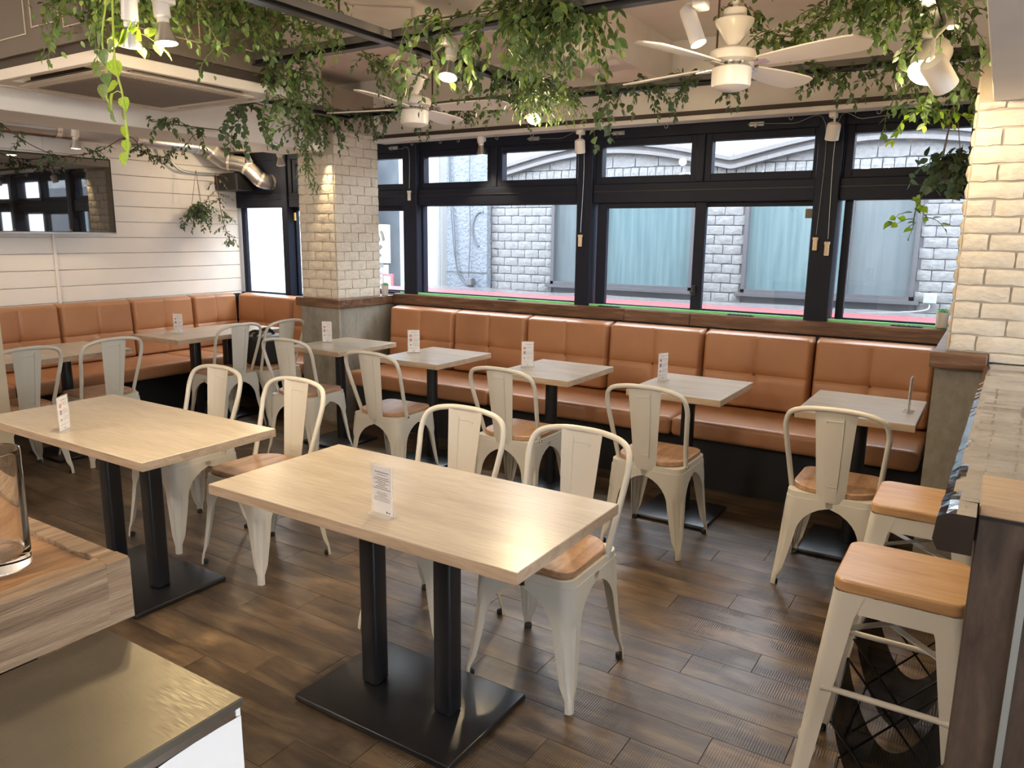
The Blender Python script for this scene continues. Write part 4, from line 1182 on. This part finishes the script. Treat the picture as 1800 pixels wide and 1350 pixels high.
# ------------------------------------------------------------------ air conditioner
def aircon():
    X, Y = -3.58, 2.28
    t = thing('air_conditioner', 'ceiling cassette air conditioner in a brown box at upper left', 'air conditioner', (X, Y, 0), 0)
    s = .478; w = .036; q = s-w; p = .372
    z0, z1 = 2.178, 2.225
    MB().rbox(-s, s, -s, -q, z0, z1, .006, 2).rbox(-s, s, q, s, z0, z1, .006, 2).rbox(-s, -q, -q, q, z0, z1, .004, 1).rbox(q, s, -q, q, z0, z1, .004, 1).build('panel_frame', 'ac_white', t, 40)
    MB().box(-q-.002, q+.002, -q-.002, q+.002, z1+.012, z1+.016).box(-p+.02, p-.02, -p+.02, p-.02, z0+.006, z1+.012).build('slot_cavity', 'ac_dark', t)
    p = .372
    for k in range(4):
        M_ = RZ(k*PI/2)
        MB().rbox(-q, -.30, -q, -.30, z0+.003, z1, .003, 1, 0, M_).build('corner_cover', 'ac_white', t)
        MB().rbox(-.285, .285, -.015, .015, -.0015, .0015, .001, 1, 0, M_ @ T(0, -q+.058, z0+.004) @ Matrix.Rotation(math.radians(35), 4, 'X')).build('louver', 'ac_flap', t, 40)
        g = MB().box(-.27, .27, -.002, .002, 0, .004, 0, M_ @ T(0, -q+.018, z0+.030))
        for i in range(9): g.box(-.0015, .0015, -.012, .012, 0, .018, 0, M_ @ T(-.24+i*.06, -q+.02, z0+.022))
        g.build('vane', 'ac_white', t)
    MB().rbox(-p, p, -p, p, z0-.004, z0+.006, .004, 1).build('grille_frame', 'ac_white', t)
    gp = .315
    MB().box(-gp, gp, -gp, gp, z0-.0055, z0-.0035).build('grille_back', 'ac_grille', t)
    b = MB()
    for i in range(50): y = -gp+gp*2*(i+.5)/50; b.box(-gp, gp, y-.0025, y+.0025, z0-.0085, z0-.005)
    tag(b.build('grille_bars', 'ac_grille', t), kind='stuff')
    MB().box(-s+.03, s-.03, -s+.03, s-.03, z1, z1+.05).build('shadow_gap', 'ac_dark', t)
    bx = MB().box(-s+.005, s-.005, -s+.005, s-.005, z1+.045, CEIL).build('casing', 'taupe_box', t)
    yy = -s+.004
    for (a, c, z, z2) in ((-.35, -.05, 2.34, 2.60), (.0, .22, 2.36, 2.64), (.25, .40, 2.33, 2.50)):
        MB().box(a, c, yy-.004, yy, z, z+.004).box(a, a+.004, yy-.004, yy, z+.004, z2).box(c-.004, c, yy-.004, yy, z+.004, z2).box(a, c, yy-.004, yy, z2, z2+.004).build('casing_seam', 'ac_flap', t)
    xx = s-.005
    for (a, c, z, z2) in ((-.30, .0, 2.34, 2.6), (.05, .38, 2.36, 2.62)):
        MB().box(xx, xx+.004, a, c, z, z+.004).box(xx, xx+.004, a, a+.004, z+.004, z2).box(xx, xx+.004, c-.004, c, z+.004, z2).build('casing_seam', 'ac_flap', t)
aircon()

# ------------------------------------------------------------------ ceiling fans
def fan():
    t = thing('ceiling_fan', 'proto', 'ceiling fan')
    MB().lathe([(0, -.10), (.045, -.095), (.075, -.082), (.078, -.07), (.078, -.012), (.070, -.006), (.05, -.004)], 28).build('motor_cap', 'white_paint', t, 40)
    MB().lathe([(.080, .012), (.092, .018), (.094, .035), (.088, .052), (.070, .062), (.03, .068)], 28).build('motor_housing', 'white_paint', t, 40)
    MB().lathe([(.055, -.006), (.055, .014)], 20, cap=False).build('hub_ring', 'chrome', t, 40)
    MB().lathe([(.03, .066), (.020, .075), (.045, .11), (.074, .155), (.076, .17), (.045, .172), (.045, .21), (.015, .212)], 24).build('canopy', 'white_paint', t, 40)
    MB().tube([(0, 0, .20), (0, 0, CEIL-2.2)], .013, 10).build('down_rod', 'white_paint', t, 60)
    for k in range(4):
        a = math.radians(28)+k*PI/2
        # blade
        vs = []; fs = []; n = 12
        for i in range(n+1):
            u = i/n; x = .13+.43*u; w = .040+.028*math.sin(min(1, u*1.3)*PI/2)
            if u > .86: w *= math.sqrt(max(0.02, 1-((u-.86)/.14)**2*.95))
            for (yy, zz) in ((-w, -.002), (w, -.002), (w, .004), (-w, .004)): vs.append((x, yy, zz))
        for i in range(n):
            for j in range(4): p = i*4; fs.append((p+j, p+4+j, p+4+(j+1) % 4, p+(j+1) % 4))
        fs.append((0, 1, 2, 3)); fs.append((n*4+3, n*4+2, n*4+1, n*4))
        M_ = RZ(a) @ Matrix.Rotation(math.radians(-11), 4, 'X')
        bl = MB().add(vs, fs, 0, M_).build('blade', 'white_paint', t, 40)
        MB().box(.05, .16, -.018, .018, -.006, -.002, 0, M_).build('blade_iron', 'chrome', bl)
    return t
f1 = fan(); f1.location = (-1.0, 3.20, 2.20); f1['label'] = 'white four blade ceiling fan in front of the right windows'; f1['group'] = 'white ceiling fans'; f1.rotation_euler = (0, 0, math.radians(-45))
dup(f1, (-2.83, 3.42, 2.20), math.radians(-16), 'white four blade ceiling fan near the left brick column, half behind vines', 'white ceiling fans')

# ------------------------------------------------------------------ lamps
def lamp(kind, x, y, z, aim, lab, power=0, ang=55, col=WARM, top=2.30, grp='spotlights on the ceiling rails', r=.04, blend=.5, glow='lamp_glow', ln=.10):
    """lamp head at x,y,z (front face) pointing along aim"""
    t = thing('track_spotlight', lab, 'spotlight', (x, y, z), 0, grp)
    d = Vector(aim).normalized(); M_ = d.to_track_quat('Z', 'Y').to_matrix().to_4x4()
    if kind == 'par':   # socket, neck and a flared bulb
        MB().lathe([(.019, -.17), (.026, -.165), (.027, -.085), (.020, -.08), (.020, -.06)], 16, 0, M_).build('socket', 'white_paint', t, 40)
        h = MB().lathe([(.020, -.065), (.024, -.045), (.036, -.012), (.038, 0)], 20, 0, M_, False).build('bulb_shade', 'silver', t, 40)
        MB().lathe([(.035, -.006), (.030, .001), (0, .004)], 18, 0, M_, False).build('bulb_face', glow, h, 60)
        back = Vector(M_ @ Vector((0, 0, -.16)))
    else:               # plain cylinder can
        MB().lathe([(r*.35, -ln-.01), (r*.9, -ln), (r, -ln+.012), (r, 0), (r*.9, 0), (r*.88, -.012)], 24, 0, M_, False).build('can', 'white_paint', t, 40)
        MB().lathe([(r*.87, -.010), (0, -.008)], 20, 0, M_, False).build('bulb_face', glow, t, 60)
        back = Vector(M_ @ Vector((0, 0, -ln)))
    MB().tube([back, (back.x, back.y, (back.z+top-z)/2), (0, 0, top-z)] if abs(back.x)+abs(back.y) > .004 else [back, (0, 0, top-z)], .007, 8).rbox(-.02, .02, -.035, .035, top-z-.03, top-z, .004, 1).build('stem', 'white_paint', t, 50)
    if power:
        ld = bpy.data.lights.new('spot', 'SPOT'); ld.energy = power; ld.color = col; ld.spot_size = math.radians(ang); ld.spot_blend = blend; ld.shadow_soft_size = .03
        lo = bpy.data.objects.new('spot_light', ld); COL.objects.link(lo); lo.parent = t
        lo.location = d*.02; lo.rotation_euler = d.to_track_quat('-Z', 'Y').to_euler()
        if power > 12 and ang > 50:      # point light added at the head to brighten ceiling and vines
            l2 = bpy.data.lights.new('ceiling_fill', 'POINT'); l2.energy = CEIL_FILL; l2.color = col; l2.shadow_soft_size = .03
            o2 = bpy.data.objects.new('ceiling_fill', l2); COL.objects.link(o2); o2.parent = t; o2.location = d*.05
    return t
S = 0.8
CEIL_FILL = 7.0
lamp('par', -2.47, 1.68, 2.145, (.1, .02, -1), 'lit flared spotlight under the leaves right of the air conditioner', 38*S, 85)
lamp('par', -2.55, 1.60, 2.125, (-.25, .1, -1), 'lit flared spotlight bulb just left of its pair among the bright leaves', 28*S, 80)
lamp('par', -1.99, 2.62, 2.15, (.12, -.35, -1), 'lit flared spotlight hanging from the rail above the big tables', 27*S, 85)
lamp('can', -2.33, 3.87, 2.17, (.3, -.8, -.9), 'glowing spotlight below the yellow green leaves before the window rail', 40*S, 80)
lamp('can', -.94, 2.63, 2.16, (.35, -.05, -.8), 'tilted white spotlight left of the right ceiling fan', 30*S, 80, ln=.13, r=.026)
lamp('can', -.325, 3.42, 2.145, (-.25, -.75, -1), 'wide white can spotlight shining down under the dense right vine', 30*S, 85, r=.062, ln=.13)
lamp('can', -.24, 3.30, 2.07, (.28, .45, -.45), 'white can spotlight turned to the right brick column', 5*S, 62, r=.045, ln=.12, blend=.25)
lamp('par', -3.37, 4.85, 2.11, (0, .1, -1), 'small white hanging spotlight before the window third from left', 14*S, 90, top=2.235, grp='lamps on the window track', glow='lamp_dim')
lamp('can', -2.54, 4.85, 2.085, (-.1, .3, -1), 'white can spotlight hanging at the middle window post', 0, top=2.235, grp='lamps on the window track', r=.036, ln=.085, glow='paper_white')
lamp('can', -.905, 4.85, 2.085, (-.15, .35, -1), 'white can spotlight hanging at the right window post', 0, top=2.235, grp='lamps on the window track', r=.038, ln=.09, glow='paper_white')
lamp('par', -5.75, 3.12, 2.10, (-.1, 0, -1), 'small lit spotlight over the vine above the television', 12*S, 100, glow='lamp_glow', top=CEIL)
lamp('par', -5.72, 4.62, 2.12, (0, .2, -1), 'small lit bulb on the track before the dark left window', 16*S, 100, top=2.27, grp='lamps on the left window track')
lamp('par', -5.28, 4.60, 2.08, (.15, 0, -1), 'unlit white bulb hanging before the dark left window', 0, top=2.27, grp='lamps on the left window track', glow='paper_white')
lamp('par', -4.43, 4.21, 2.185, (.06, .22, -1), 'small clip lamp lighting the front of the left brick column', 20, 44, top=2.33, grp='spotlights on the ceiling rails', glow='lamp_dim', blend=.35)
tk = thing('track_rail', 'white lamp track under the soffit left of the brick column', 'rail', (-5.5, 4.6, 2.27)); MB().box(-.55, .5, -.018, .018, 0, .028).build('rail_body', 'white_paint', tk)
# fill globes added outside the frame to brighten the room and ceiling
for k, (x, y, p, lab) in enumerate(((-1.6, -.9, 150, 'behind the steel cabinet'), (-3.9, -.6, 150, 'behind the pine slab counter'), (1.5, .6, 60, 'right of the end panel'), (-5.3, .9, 60, 'over the rear end of the corner bench'), (1.6, -1.6, 60, 'by the back wall at the right'))):
    t = thing('fill_globe', 'added white fill globe hanging outside the picture '+lab, 'fill light', (x, y, 2.30), 0, 'added fill globes outside the picture')
    MB().lathe([(0, -.11), (.06, -.092), (.10, -.046), (.11, 0), (.10, .046), (.06, .092), (.02, .108)], 24).build('globe', 'fill_globe_glow', t, 60)
    MB().tube([(0, 0, .105), (0, 0, CEIL-2.30)], .006, 8).build('cord', 'black_plastic', t, 60)
    ld = bpy.data.lights.new('fill_light', 'POINT'); ld.energy = p*1.25; ld.color = NEUT; ld.shadow_soft_size = .13
    lo = bpy.data.objects.new('fill_light', ld); COL.objects.link(lo); lo.parent = t

# ------------------------------------------------------------------ plants
def leaf_verts(kind='ovate'):
    if kind == 'ovate': W_ = [0, .20, .27, .25, .15, 0]
    elif kind == 'heart': W_ = [.05, .36, .42, .34, .17, 0]
    else: W_ = [0, .10, .13, .12, .07, 0]
    vs = []; n = len(W_)
    for i, w in enumerate(W_):
        y = i/(n-1); z = -.18*y*y; yy = y-(.06 if (kind == 'heart' and i == 1) else 0)
        vs.append((0, y, z)); vs.append((-w, yy, z+.10*w/.3*.6)); vs.append((w, yy, z+.10*w/.3*.6))
    fs = []
    for i in range(n-1):
        a = i*3; fs.append((a, a+3, a+4, a+1)); fs.append((a, a+2, a+5, a+3))
    return vs, fs
LEAF = {k: leaf_verts(k) for k in ('ovate', 'heart', 'narrow')}
LM = {}
def leaf_mesh(kind, mat):
    if (kind, mat) not in LM:
        v, f = LEAF[kind]; me = bpy.data.meshes.new('leaf'); me.from_pydata(v, [], f); me.materials.append(MATS[mat])
        me.polygons.foreach_set('use_smooth', [True]*len(f)); LM[(kind, mat)] = me
    return LM[(kind, mat)]
LEAFCOUNT = [0]
def garland(name, lab, path, n_spray, L, size, mat='leaf_dark', kind='ovate', seed=1, single=0, cat='hanging vine', spread=.05, up=.15, step=None, stem='stem_green', grp=None, thick=.0025, dirs=None, mats=None, fill=0, main=True, jz=.02, twist=1.0):
    rs = random.Random(seed); P = catmull(path, 8) if len(path) > 2 else [Vector(p) for p in path]
    org = P[0].copy(); t = thing(name, lab, cat, org, 0, grp)
    stems = MB(); leaves = []   # (pos, dir, size)
    if main: stems.tube([p-org for p in P], thick*1.3, 5)
    step = step or size*.55
    for s in range(n_spray):
        u = rs.random()*(len(P)-1); i = min(int(u), len(P)-2); p0 = P[i].lerp(P[i+1], u-i)
        p0 = p0+Vector((rs.gauss(0, spread), rs.gauss(0, spread), rs.gauss(0, jz)))
        ln = rs.uniform(*L); a = rs.random()*2*PI
        d = Vector((math.cos(a), math.sin(a), up+rs.uniform(-.3, .3))).normalized()
        pts = [p0]; k = max(3, int(ln/.03)); p = p0.copy()
        for q in range(k):
            d = (d+Vector((rs.gauss(0, .12), rs.gauss(0, .12), -.34))).normalized() if True else d
            p = p+d*(ln/k); pts.append(p.copy())
        stems.tube([x-org for x in pts], [thick*(1-.7*i_/len(pts)) for i_ in range(len(pts))], 4, False)
        acc = 0; side = 1
        for i_ in range(len(pts)-1):
            seg = pts[i_+1]-pts[i_]; l = seg.length
            while acc < l:
                q = pts[i_]+seg*(acc/l); dd = seg.normalized()
                sd = dd.cross(Vector((rs.gauss(0, 1), rs.gauss(0, 1), rs.gauss(0, 1)))).normalized()
                ld = (dd*.5+sd*1.0+Vector((0, 0, -.35))).normalized()
                leaves.append((q, ld, size*rs.uniform(.65, 1.15))); side = -side
                acc += step*rs.uniform(.5, 1.2)
            acc -= l
        leaves.append((pts[-1], (pts[-1]-pts[-2]).normalized(), size*rs.uniform(.7, 1)))
    for s in range(fill):
        u = rs.random()*(len(P)-1); i = min(int(u), len(P)-2); p0 = P[i].lerp(P[i+1], u-i)
        q = p0+Vector((rs.gauss(0, spread*1.3), rs.gauss(0, spread*1.3), rs.gauss(0, jz*1.5)))
        leaves.append((q, Vector((rs.gauss(0, 1), rs.gauss(0, 1), rs.gauss(-.3, .8))).normalized(), size*rs.uniform(.6, 1.1)))
    if stems.v: stems.build('vine_stem', stem, t, 60)
    mats = mats or [mat]
    bulk = MB(); nb = 0
    # the leaves closest to the camera become single parts
    order = sorted(range(len(leaves)), key=lambda q: (leaves[q][0]-Vector((0, 0, 1.5))).length) if single else []
    sset = set(order[:single])
    for q, (p, d, sz) in enumerate(leaves):
        up_ = Vector((rs.gauss(0, .6)*twist, rs.gauss(0, .6)*twist, 1)); xx = d.cross(up_)
        if xx.length < 1e-3: xx = Vector((1, 0, 0))
        xx.normalize(); zz = xx.cross(d)
        M_ = Matrix(((xx.x, d.x, zz.x, 0), (xx.y, d.y, zz.y, 0), (xx.z, d.z, zz.z, 0), (0, 0, 0, 1)))
        M_ = Matrix.Translation(p-org) @ M_ @ Matrix.Scale(sz, 4)
        mi = rs.randrange(len(mats))
        if q in sset:
            o = bpy.data.objects.new('leaf', leaf_mesh(kind, mats[mi])); COL.objects.link(o); o.parent = t; o.matrix_local = M_; LEAFCOUNT[0] += 1
        else:
            v, f = LEAF[kind]; bulk.add(v, f, mi, M_); nb += 1
    if nb: tag(bulk.build('foliage', mats, t, 180), kind='stuff')
    return t
HV = 'artificial ivy hung on the ceiling grid'
# large masses at the upper left
garland('ivy_garland', 'dense olive ivy mass on the rail at upper left above the air conditioner', [(-3.1, 1.80, 2.42), (-2.9, 1.78, 2.42), (-2.66, 1.78, 2.44)], 70, (.10, .26), .032, mats=['leaf_olive', 'leaf_mid'], seed=2, single=60, fill=950, spread=.08, jz=.06, up=.3)
garland('ivy_garland', 'dense green ivy draping from the rail right of the air conditioner', [(-2.85, 2.0, 2.42), (-2.72, 2.2, 2.41), (-2.62, 2.35, 2.41), (-2.50, 2.45, 2.41)], 50, (.10, .24), .034, mats=['leaf_mid', 'leaf_dark', 'leaf_olive'], seed=3, single=90, fill=620, spread=.07, jz=.05)
garland('ivy_garland', 'long pointed ivy tail hanging beside the brick column from the rail corner', [(-2.95, 2.62, 2.34), (-3.12, 2.85, 2.25), (-3.25, 3.0, 2.16)], 40, (.10, .26), .034, mats=['leaf_dark', 'leaf_mid'], seed=4, single=90, fill=240, spread=.055, jz=.06)
garland('ivy_garland', 'narrow leaved tail reaching lowest before the brick column', [(-3.30, 3.05, 2.22), (-3.28, 3.03, 2.05), (-3.26, 3.02, 1.93), (-3.25, 3.02, 1.80)], 30, (.05, .10), .032, mats=['leaf_mid', 'leaf_dark'], kind='narrow', seed=5, single=60, spread=.012, up=-.4)
garland('ivy_garland', 'round leaved sprays hanging under the panel left of the ivy tail', [(-3.75, 3.0, 2.22), (-3.55, 2.85, 2.22), (-3.50, 2.95, 2.20)], 9, (.16, .34), .042, mats=['leaf_teal', 'leaf_dark'], kind='heart', seed=6, single=70, spread=.04)
garland('ivy_garland', 'sparse small ivy sprays below the air conditioner panel', [(-4.40, 2.85, 2.17), (-4.42, 3.05, 2.17), (-4.38, 3.35, 2.17)], 11, (.08, .22), .040, mats=['leaf_dark'], kind='ovate', seed=7, single=60, spread=.03)
# rail A
garland('ivy_garland', 'broad leaved ivy along the rail in the top middle', [(-2.1, 2.58, 2.37), (-1.8, 2.60, 2.37), (-1.5, 2.60, 2.37), (-1.25, 2.58, 2.36)], 46, (.12, .32), .050, mats=['leaf_dark', 'leaf_olive', 'leaf_mid'], kind='ovate', seed=8, single=140, spread=.04, fill=60)
garland('ivy_garland', 'full ivy cluster hanging from the middle rail toward the right fan', [(-1.72, 2.60, 2.36), (-1.55, 2.62, 2.36), (-1.40, 2.60, 2.35)], 40, (.16, .36), .036, mats=['leaf_dark', 'leaf_mid', 'leaf_olive'], seed=9, single=90, spread=.05, fill=120)
# Y rail between fans
garland('ivy_garland', 'ivy following the front to back rail down to the window rail', [(-2.28, 2.85, 2.34), (-2.25, 3.2, 2.34), (-2.24, 3.6, 2.33), (-2.22, 3.98, 2.33)], 60, (.10, .26), .038, mats=['leaf_dark', 'leaf_teal', 'leaf_mid'], seed=10, single=80, spread=.05, fill=60)
garland('ivy_garland', 'yellow green feathery ivy bunch above the glowing spotlight', [(-2.22, 3.55, 2.33), (-2.18, 3.80, 2.31), (-2.15, 3.95, 2.29)], 34, (.12, .26), .034, mats=['leaf_olive', 'leaf_mid'], kind='narrow', seed=11, single=60, spread=.05, fill=110)
garland('ivy_garland', 'thin ivy strands hanging near the left ceiling fan', [(-2.52, 2.62, 2.34), (-2.55, 2.9, 2.30), (-2.50, 3.1, 2.28)], 14, (.10, .24), .032, mats=['leaf_dark'], seed=12, single=50, spread=.04)
# rail B
garland('ivy_garland', 'small leaved ivy on the window rail left of the left fan', [(-4.30, 4.02, 2.33), (-4.0, 4.03, 2.33), (-3.6, 4.04, 2.33), (-3.2, 4.04, 2.32)], 40, (.10, .24), .034, mats=['leaf_dark', 'leaf_teal'], seed=13, single=80, spread=.03, fill=30)
garland('ivy_garland', 'ivy bunch dropping over the top corner of the left brick column', [(-4.2, 4.0, 2.31), (-4.1, 4.0, 2.29)], 14, (.18, .34), .034, mats=['leaf_dark', 'leaf_mid'], seed=14, single=60, spread=.04)
garland('ivy_garland', 'dark ivy on the window rail behind the left fan blade', [(-3.05, 4.05, 2.32), (-2.7, 4.05, 2.33), (-2.4, 4.05, 2.33)], 30, (.10, .20), .040, mats=['leaf_dark'], seed=15, single=60, spread=.04, fill=20)
garland('ivy_garland', 'heart leaved strands hanging from the window rail right of the glowing spotlight', [(-2.05, 4.02, 2.33), (-1.9, 4.02, 2.33), (-1.7, 4.02, 2.33)], 10, (.16, .38), .048, mats=['leaf_dark', 'leaf_teal'], kind='heart', seed=16, single=70, spread=.03, step=.05)
garland('ivy_garland', 'light ivy strand on the window rail ending at the right fan', [(-1.8, 4.03, 2.33), (-1.5, 4.03, 2.31), (-1.18, 4.03, 2.30)], 24, (.08, .20), .036, mats=['leaf_teal', 'leaf_dark'], seed=17, single=60, spread=.03)
# right side
garland('ivy_garland', 'swagged ivy rope at the top right of the right fan', [(-.98, 3.25, 2.44), (-.93, 3.3, 2.36), (-.82, 3.35, 2.32), (-.72, 3.35, 2.35), (-.62, 3.3, 2.43)], 44, (.05, .14), .034, mats=['leaf_olive', 'leaf_dark'], kind='ovate', seed=18, single=70, spread=.03, fill=90, jz=.02)
garland('ivy_garland', 'dense olive ivy mass at the top right beside the white soffit', [(-.60, 3.35, 2.42), (-.48, 3.25, 2.41), (-.36, 3.15, 2.38), (-.28, 3.1, 2.36)], 60, (.08, .22), .038, mats=['leaf_olive', 'leaf_mid', 'leaf_dark'], seed=19, single=80, spread=.055, fill=300, jz=.035)
garland('ivy_garland', 'column of ivy trailing down in front of the right window corner', [(-.30, 3.45, 2.36), (-.28, 3.60, 2.30), (-.27, 3.75, 2.24), (-.33, 3.9, 2.16)], 44, (.10, .30), .040, mats=['leaf_dark', 'leaf_mid'], seed=20, single=90, spread=.04, fill=60, jz=.04)
garland('ivy_garland', 'bright lit ivy tip below the turned can spotlight', [(-.36, 3.7, 2.10), (-.30, 3.75, 2.05)], 10, (.08, .20), .042, mats=['leaf_lime', 'leaf_mid'], seed=21, single=50, spread=.02)
garland('ivy_garland', 'ivy strand along the window rail right of the right fan', [(-1.0, 4.05, 2.33), (-.8, 4.05, 2.31), (-.6, 4.05, 2.32), (-.36, 4.03, 2.33)], 36, (.08, .20), .038, mats=['leaf_mid', 'leaf_dark', 'leaf_teal'], seed=22, single=80, spread=.03)
# duct vine left
garland('ivy_garland', 'ivy garland drooping from the silver duct over the television', [(-5.95, 2.70, 2.26), (-5.95, 2.9, 2.12), (-5.95, 3.12, 2.06), (-5.95, 3.4, 2.12), (-5.95, 3.65, 2.25), (-5.98, 3.8, 2.16), (-6.0, 3.95, 2.12), (-6.0, 4.1, 2.2)], 44, (.05, .14), .036, mats=['leaf_dark', 'leaf_teal'], seed=23, single=70, spread=.02, stem='stem_brown')
garland('ivy_garland', 'dark ivy clump at the left picture edge on the silver duct', [(-5.95, 2.55, 2.24), (-5.95, 2.66, 2.22)], 16, (.06, .14), .045, mats=['leaf_dark'], seed=24, single=30, spread=.03, fill=40)
# foreground pothos
def pothos(lab, stem, leaves, mats, seed):
    rs = random.Random(seed); o = Vector(stem[0]); t = thing('pothos_strand', lab, 'hanging vine', o)
    P = catmull(stem, 6); MB().tube([p-o for p in P], .0026, 6).build('vine_stem', 'stem_lime', t, 60)
    for (x, y, z, ax, sz, mi) in leaves:
        q = Vector((x, y, z)); near = min(P, key=lambda p: (p-q).length)
        MB().tube([near-o, (near+q)/2-o+Vector((0, 0, .006)), q-o], .0015, 5).build('leaf_stalk', 'stem_lime', t, 60)
        d = Vector((math.sin(ax), rs.uniform(-.3, .1), -math.cos(ax))).normalized()
        xx = d.cross(Vector((rs.uniform(-.3, .3), -1, .25))).normalized(); zz = xx.cross(d)
        M_ = Matrix(((xx.x, d.x, zz.x, 0), (xx.y, d.y, zz.y, 0), (xx.z, d.z, zz.z, 0), (0, 0, 0, 1)))
        lf = bpy.data.objects.new('leaf', leaf_mesh('heart', mats[mi])); COL.objects.link(lf); lf.parent = t
        lf.matrix_local = Matrix.Translation(q-o) @ M_ @ Matrix.Rotation(rs.uniform(-.6, .6), 4, 'Y') @ Matrix.Scale(sz*.74, 4)
pothos('bright yellow green pothos strand dangling below the air conditioner in the foreground',
  [(-2.04, 1.24, 2.12), (-2.00, 1.21, 2.02), (-1.985, 1.20, 1.935), (-1.966, 1.2, 1.87), (-1.960, 1.2, 1.80), (-1.957, 1.2, 1.735), (-1.975, 1.2, 1.70)],
  [(-1.995, 1.2, 1.955, .2, .060, 0), (-1.985, 1.2, 1.893, -1.3, .062, 0), (-1.99, 1.19, 1.870, -.5, .058, 0), (-1.962, 1.2, 1.862, .2, .050, 0), (-1.965, 1.2, 1.832, .1, .048, 1),
   (-1.965, 1.2, 1.790, -.25, .052, 0), (-1.962, 1.2, 1.755, -.1, .046, 0), (-1.975, 1.2, 1.725, .0, .052, 0), (-1.985, 1.2, 2.0, -.9, .05, 1)], ['leaf_lime', 'leaf_olive'], 2)
pothos('green pothos leaves hanging left of the bright foreground strand',
  [(-2.10, 1.26, 2.13), (-2.07, 1.22, 2.02), (-2.045, 1.21, 1.94), (-2.04, 1.2, 1.86)],
  [(-2.03, 1.2, 1.985, .1, .060, 0), (-2.055, 1.2, 1.945, -1.2, .062, 1), (-2.03, 1.2, 1.925, .4, .050, 0), (-2.045, 1.2, 1.90, -.1, .055, 1), (-2.03, 1.2, 1.855, .1, .05, 1), (-2.02, 1.2, 1.832, .5, .05, 0), (-2.07, 1.22, 2.03, -.6, .055, 0)],
  ['leaf_mid', 'leaf_olive'], 3)
garland('pothos_strand', 'vivid green leaves touching the lit bulb right of the air conditioner', [(-2.50, 1.60, 2.20), (-2.52, 1.6, 2.16)], 4, (.06, .10), .055, mats=['leaf_lime'], kind='heart', seed=27, single=24, spread=.015, step=.05)

def hanging_pot(x, y, ztop, zpot, lab, leafkind, mats, seed, n, L, size, single):
    t = garland('hanging_planter', lab, [(x-.04, y, zpot+.05), (x, y+.03, zpot+.06), (x+.04, y, zpot+.05)], n, L, size, mats=mats, kind=leafkind, seed=seed, single=single, cat='hanging planter', spread=.035, fill=60, main=False)
    o = Vector(t.location)
    MB().lathe([(.03, -.05), (.055, -.045), (.07, .04), (.066, .045), (.05, .03), (0, .03)], 20).build('pot', 'planter_dark', t, 40, loc=Vector((x, y, zpot))-o)
    rp = MB()
    for a in (0, 2.1, 4.2): rp.tube([Vector((x+.06*math.cos(a), y+.06*math.sin(a), zpot+.03))-o, Vector((x, y, ztop))-o], .0022, 5)
    rp.build('hanging_cord', 'rope', t, 60)
hanging_pot(-6.20, 4.42, 2.06, 1.68, 'hanging pot of small ivy on brown cords against the plank wall', 'ovate', ['leaf_dark', 'leaf_teal'], 31, 34, (.12, .26), .036, 90)
garland('ivy_garland', 'small trailing ivy strand right of the hanging pot at the conduit', [(-6.19, 4.62, 2.05), (-6.15, 4.60, 1.92), (-6.13, 4.60, 1.75), (-6.10, 4.62, 1.55), (-6.06, 4.66, 1.40)], 22, (.04, .12), .034, mats=['leaf_dark', 'leaf_teal'], seed=32, single=70, spread=.012, stem='stem_brown')
hanging_pot(-.285, 4.60, 2.24, 1.87, 'hanging planter of heart leaved pothos before the right window edge', 'heart', ['leaf_dark', 'leaf_teal'], 33, 20, (.10, .24), .05, 90)
garland('pothos_strand', 'lime pothos leaves trailing lowest from the right hanging planter', [(-.36, 4.57, 1.80), (-.40, 4.56, 1.70), (-.41, 4.56, 1.60)], 8, (.05, .14), .048, mats=['leaf_lime', 'leaf_mid'], kind='heart', seed=34, single=40, spread=.02, step=.05)

def succulent(x, y, z, lab, r=.033, h=.10):
    t = thing('potted_succulent', lab, 'potted plant', (x, y, z), 0, 'succulents on the window ledge')
    MB().lathe([(r*.85, 0), (r*.9, .002), (r, h), (r*.92, h), (r*.9, h-.012), (0, h-.012)], 24).build('pot', 'pot_grey', t, 40)
    rs = random.Random(int(abs(x)*50)); b = MB()
    for k in range(26):
        a = k*2.4; el = .25+1.1*(k/26); L_ = .045-.015*(k/26)
        d = Vector((math.cos(a)*math.cos(el), math.sin(a)*math.cos(el), math.sin(el)))
        p = Vector((0, 0, h-.008)); b.tube([p, p+d*L_*.5, p+d*L_], [.003, .006, .0008], 5)
    b.build('rosette', 'succulent', t, 60)
succulent(-4.385, 4.88, 1.0055, 'grey potted succulent on the ledge at the left brick column', .030, .085)
succulent(-.245, 4.985, 1.0265, 'grey potted succulent on the ledge at the right brick column', .034, .09)

# ------------------------------------------------------------------ black bag on the far corner chair
def bag():
    t = thing('shoulder_bag', 'black shoulder bag with coiled strap on the chair at the far corner table', 'bag', (-4.99, 4.12, .463), PI/2)
    MB().rbox(-.16, .15, -.10, .10, 0, .235, .035, 4).build('bag_body', 'bag_black', t, 50)
    MB().tube([(.10*math.cos(a)-.03, .02*math.sin(a*2), .235+.05*math.sin(a)) for a in [i*PI/10 for i in range(0, 11)]], .014, 8).build('strap', 'fabric_black', t, 60)
    MB().tube([(.07*math.cos(a)-.10, .03, .225+.05*math.sin(a)) for a in [i*PI/8 for i in range(0, 17)]], .010, 8, False).build('strap', 'fabric_black', t, 60)
bag()
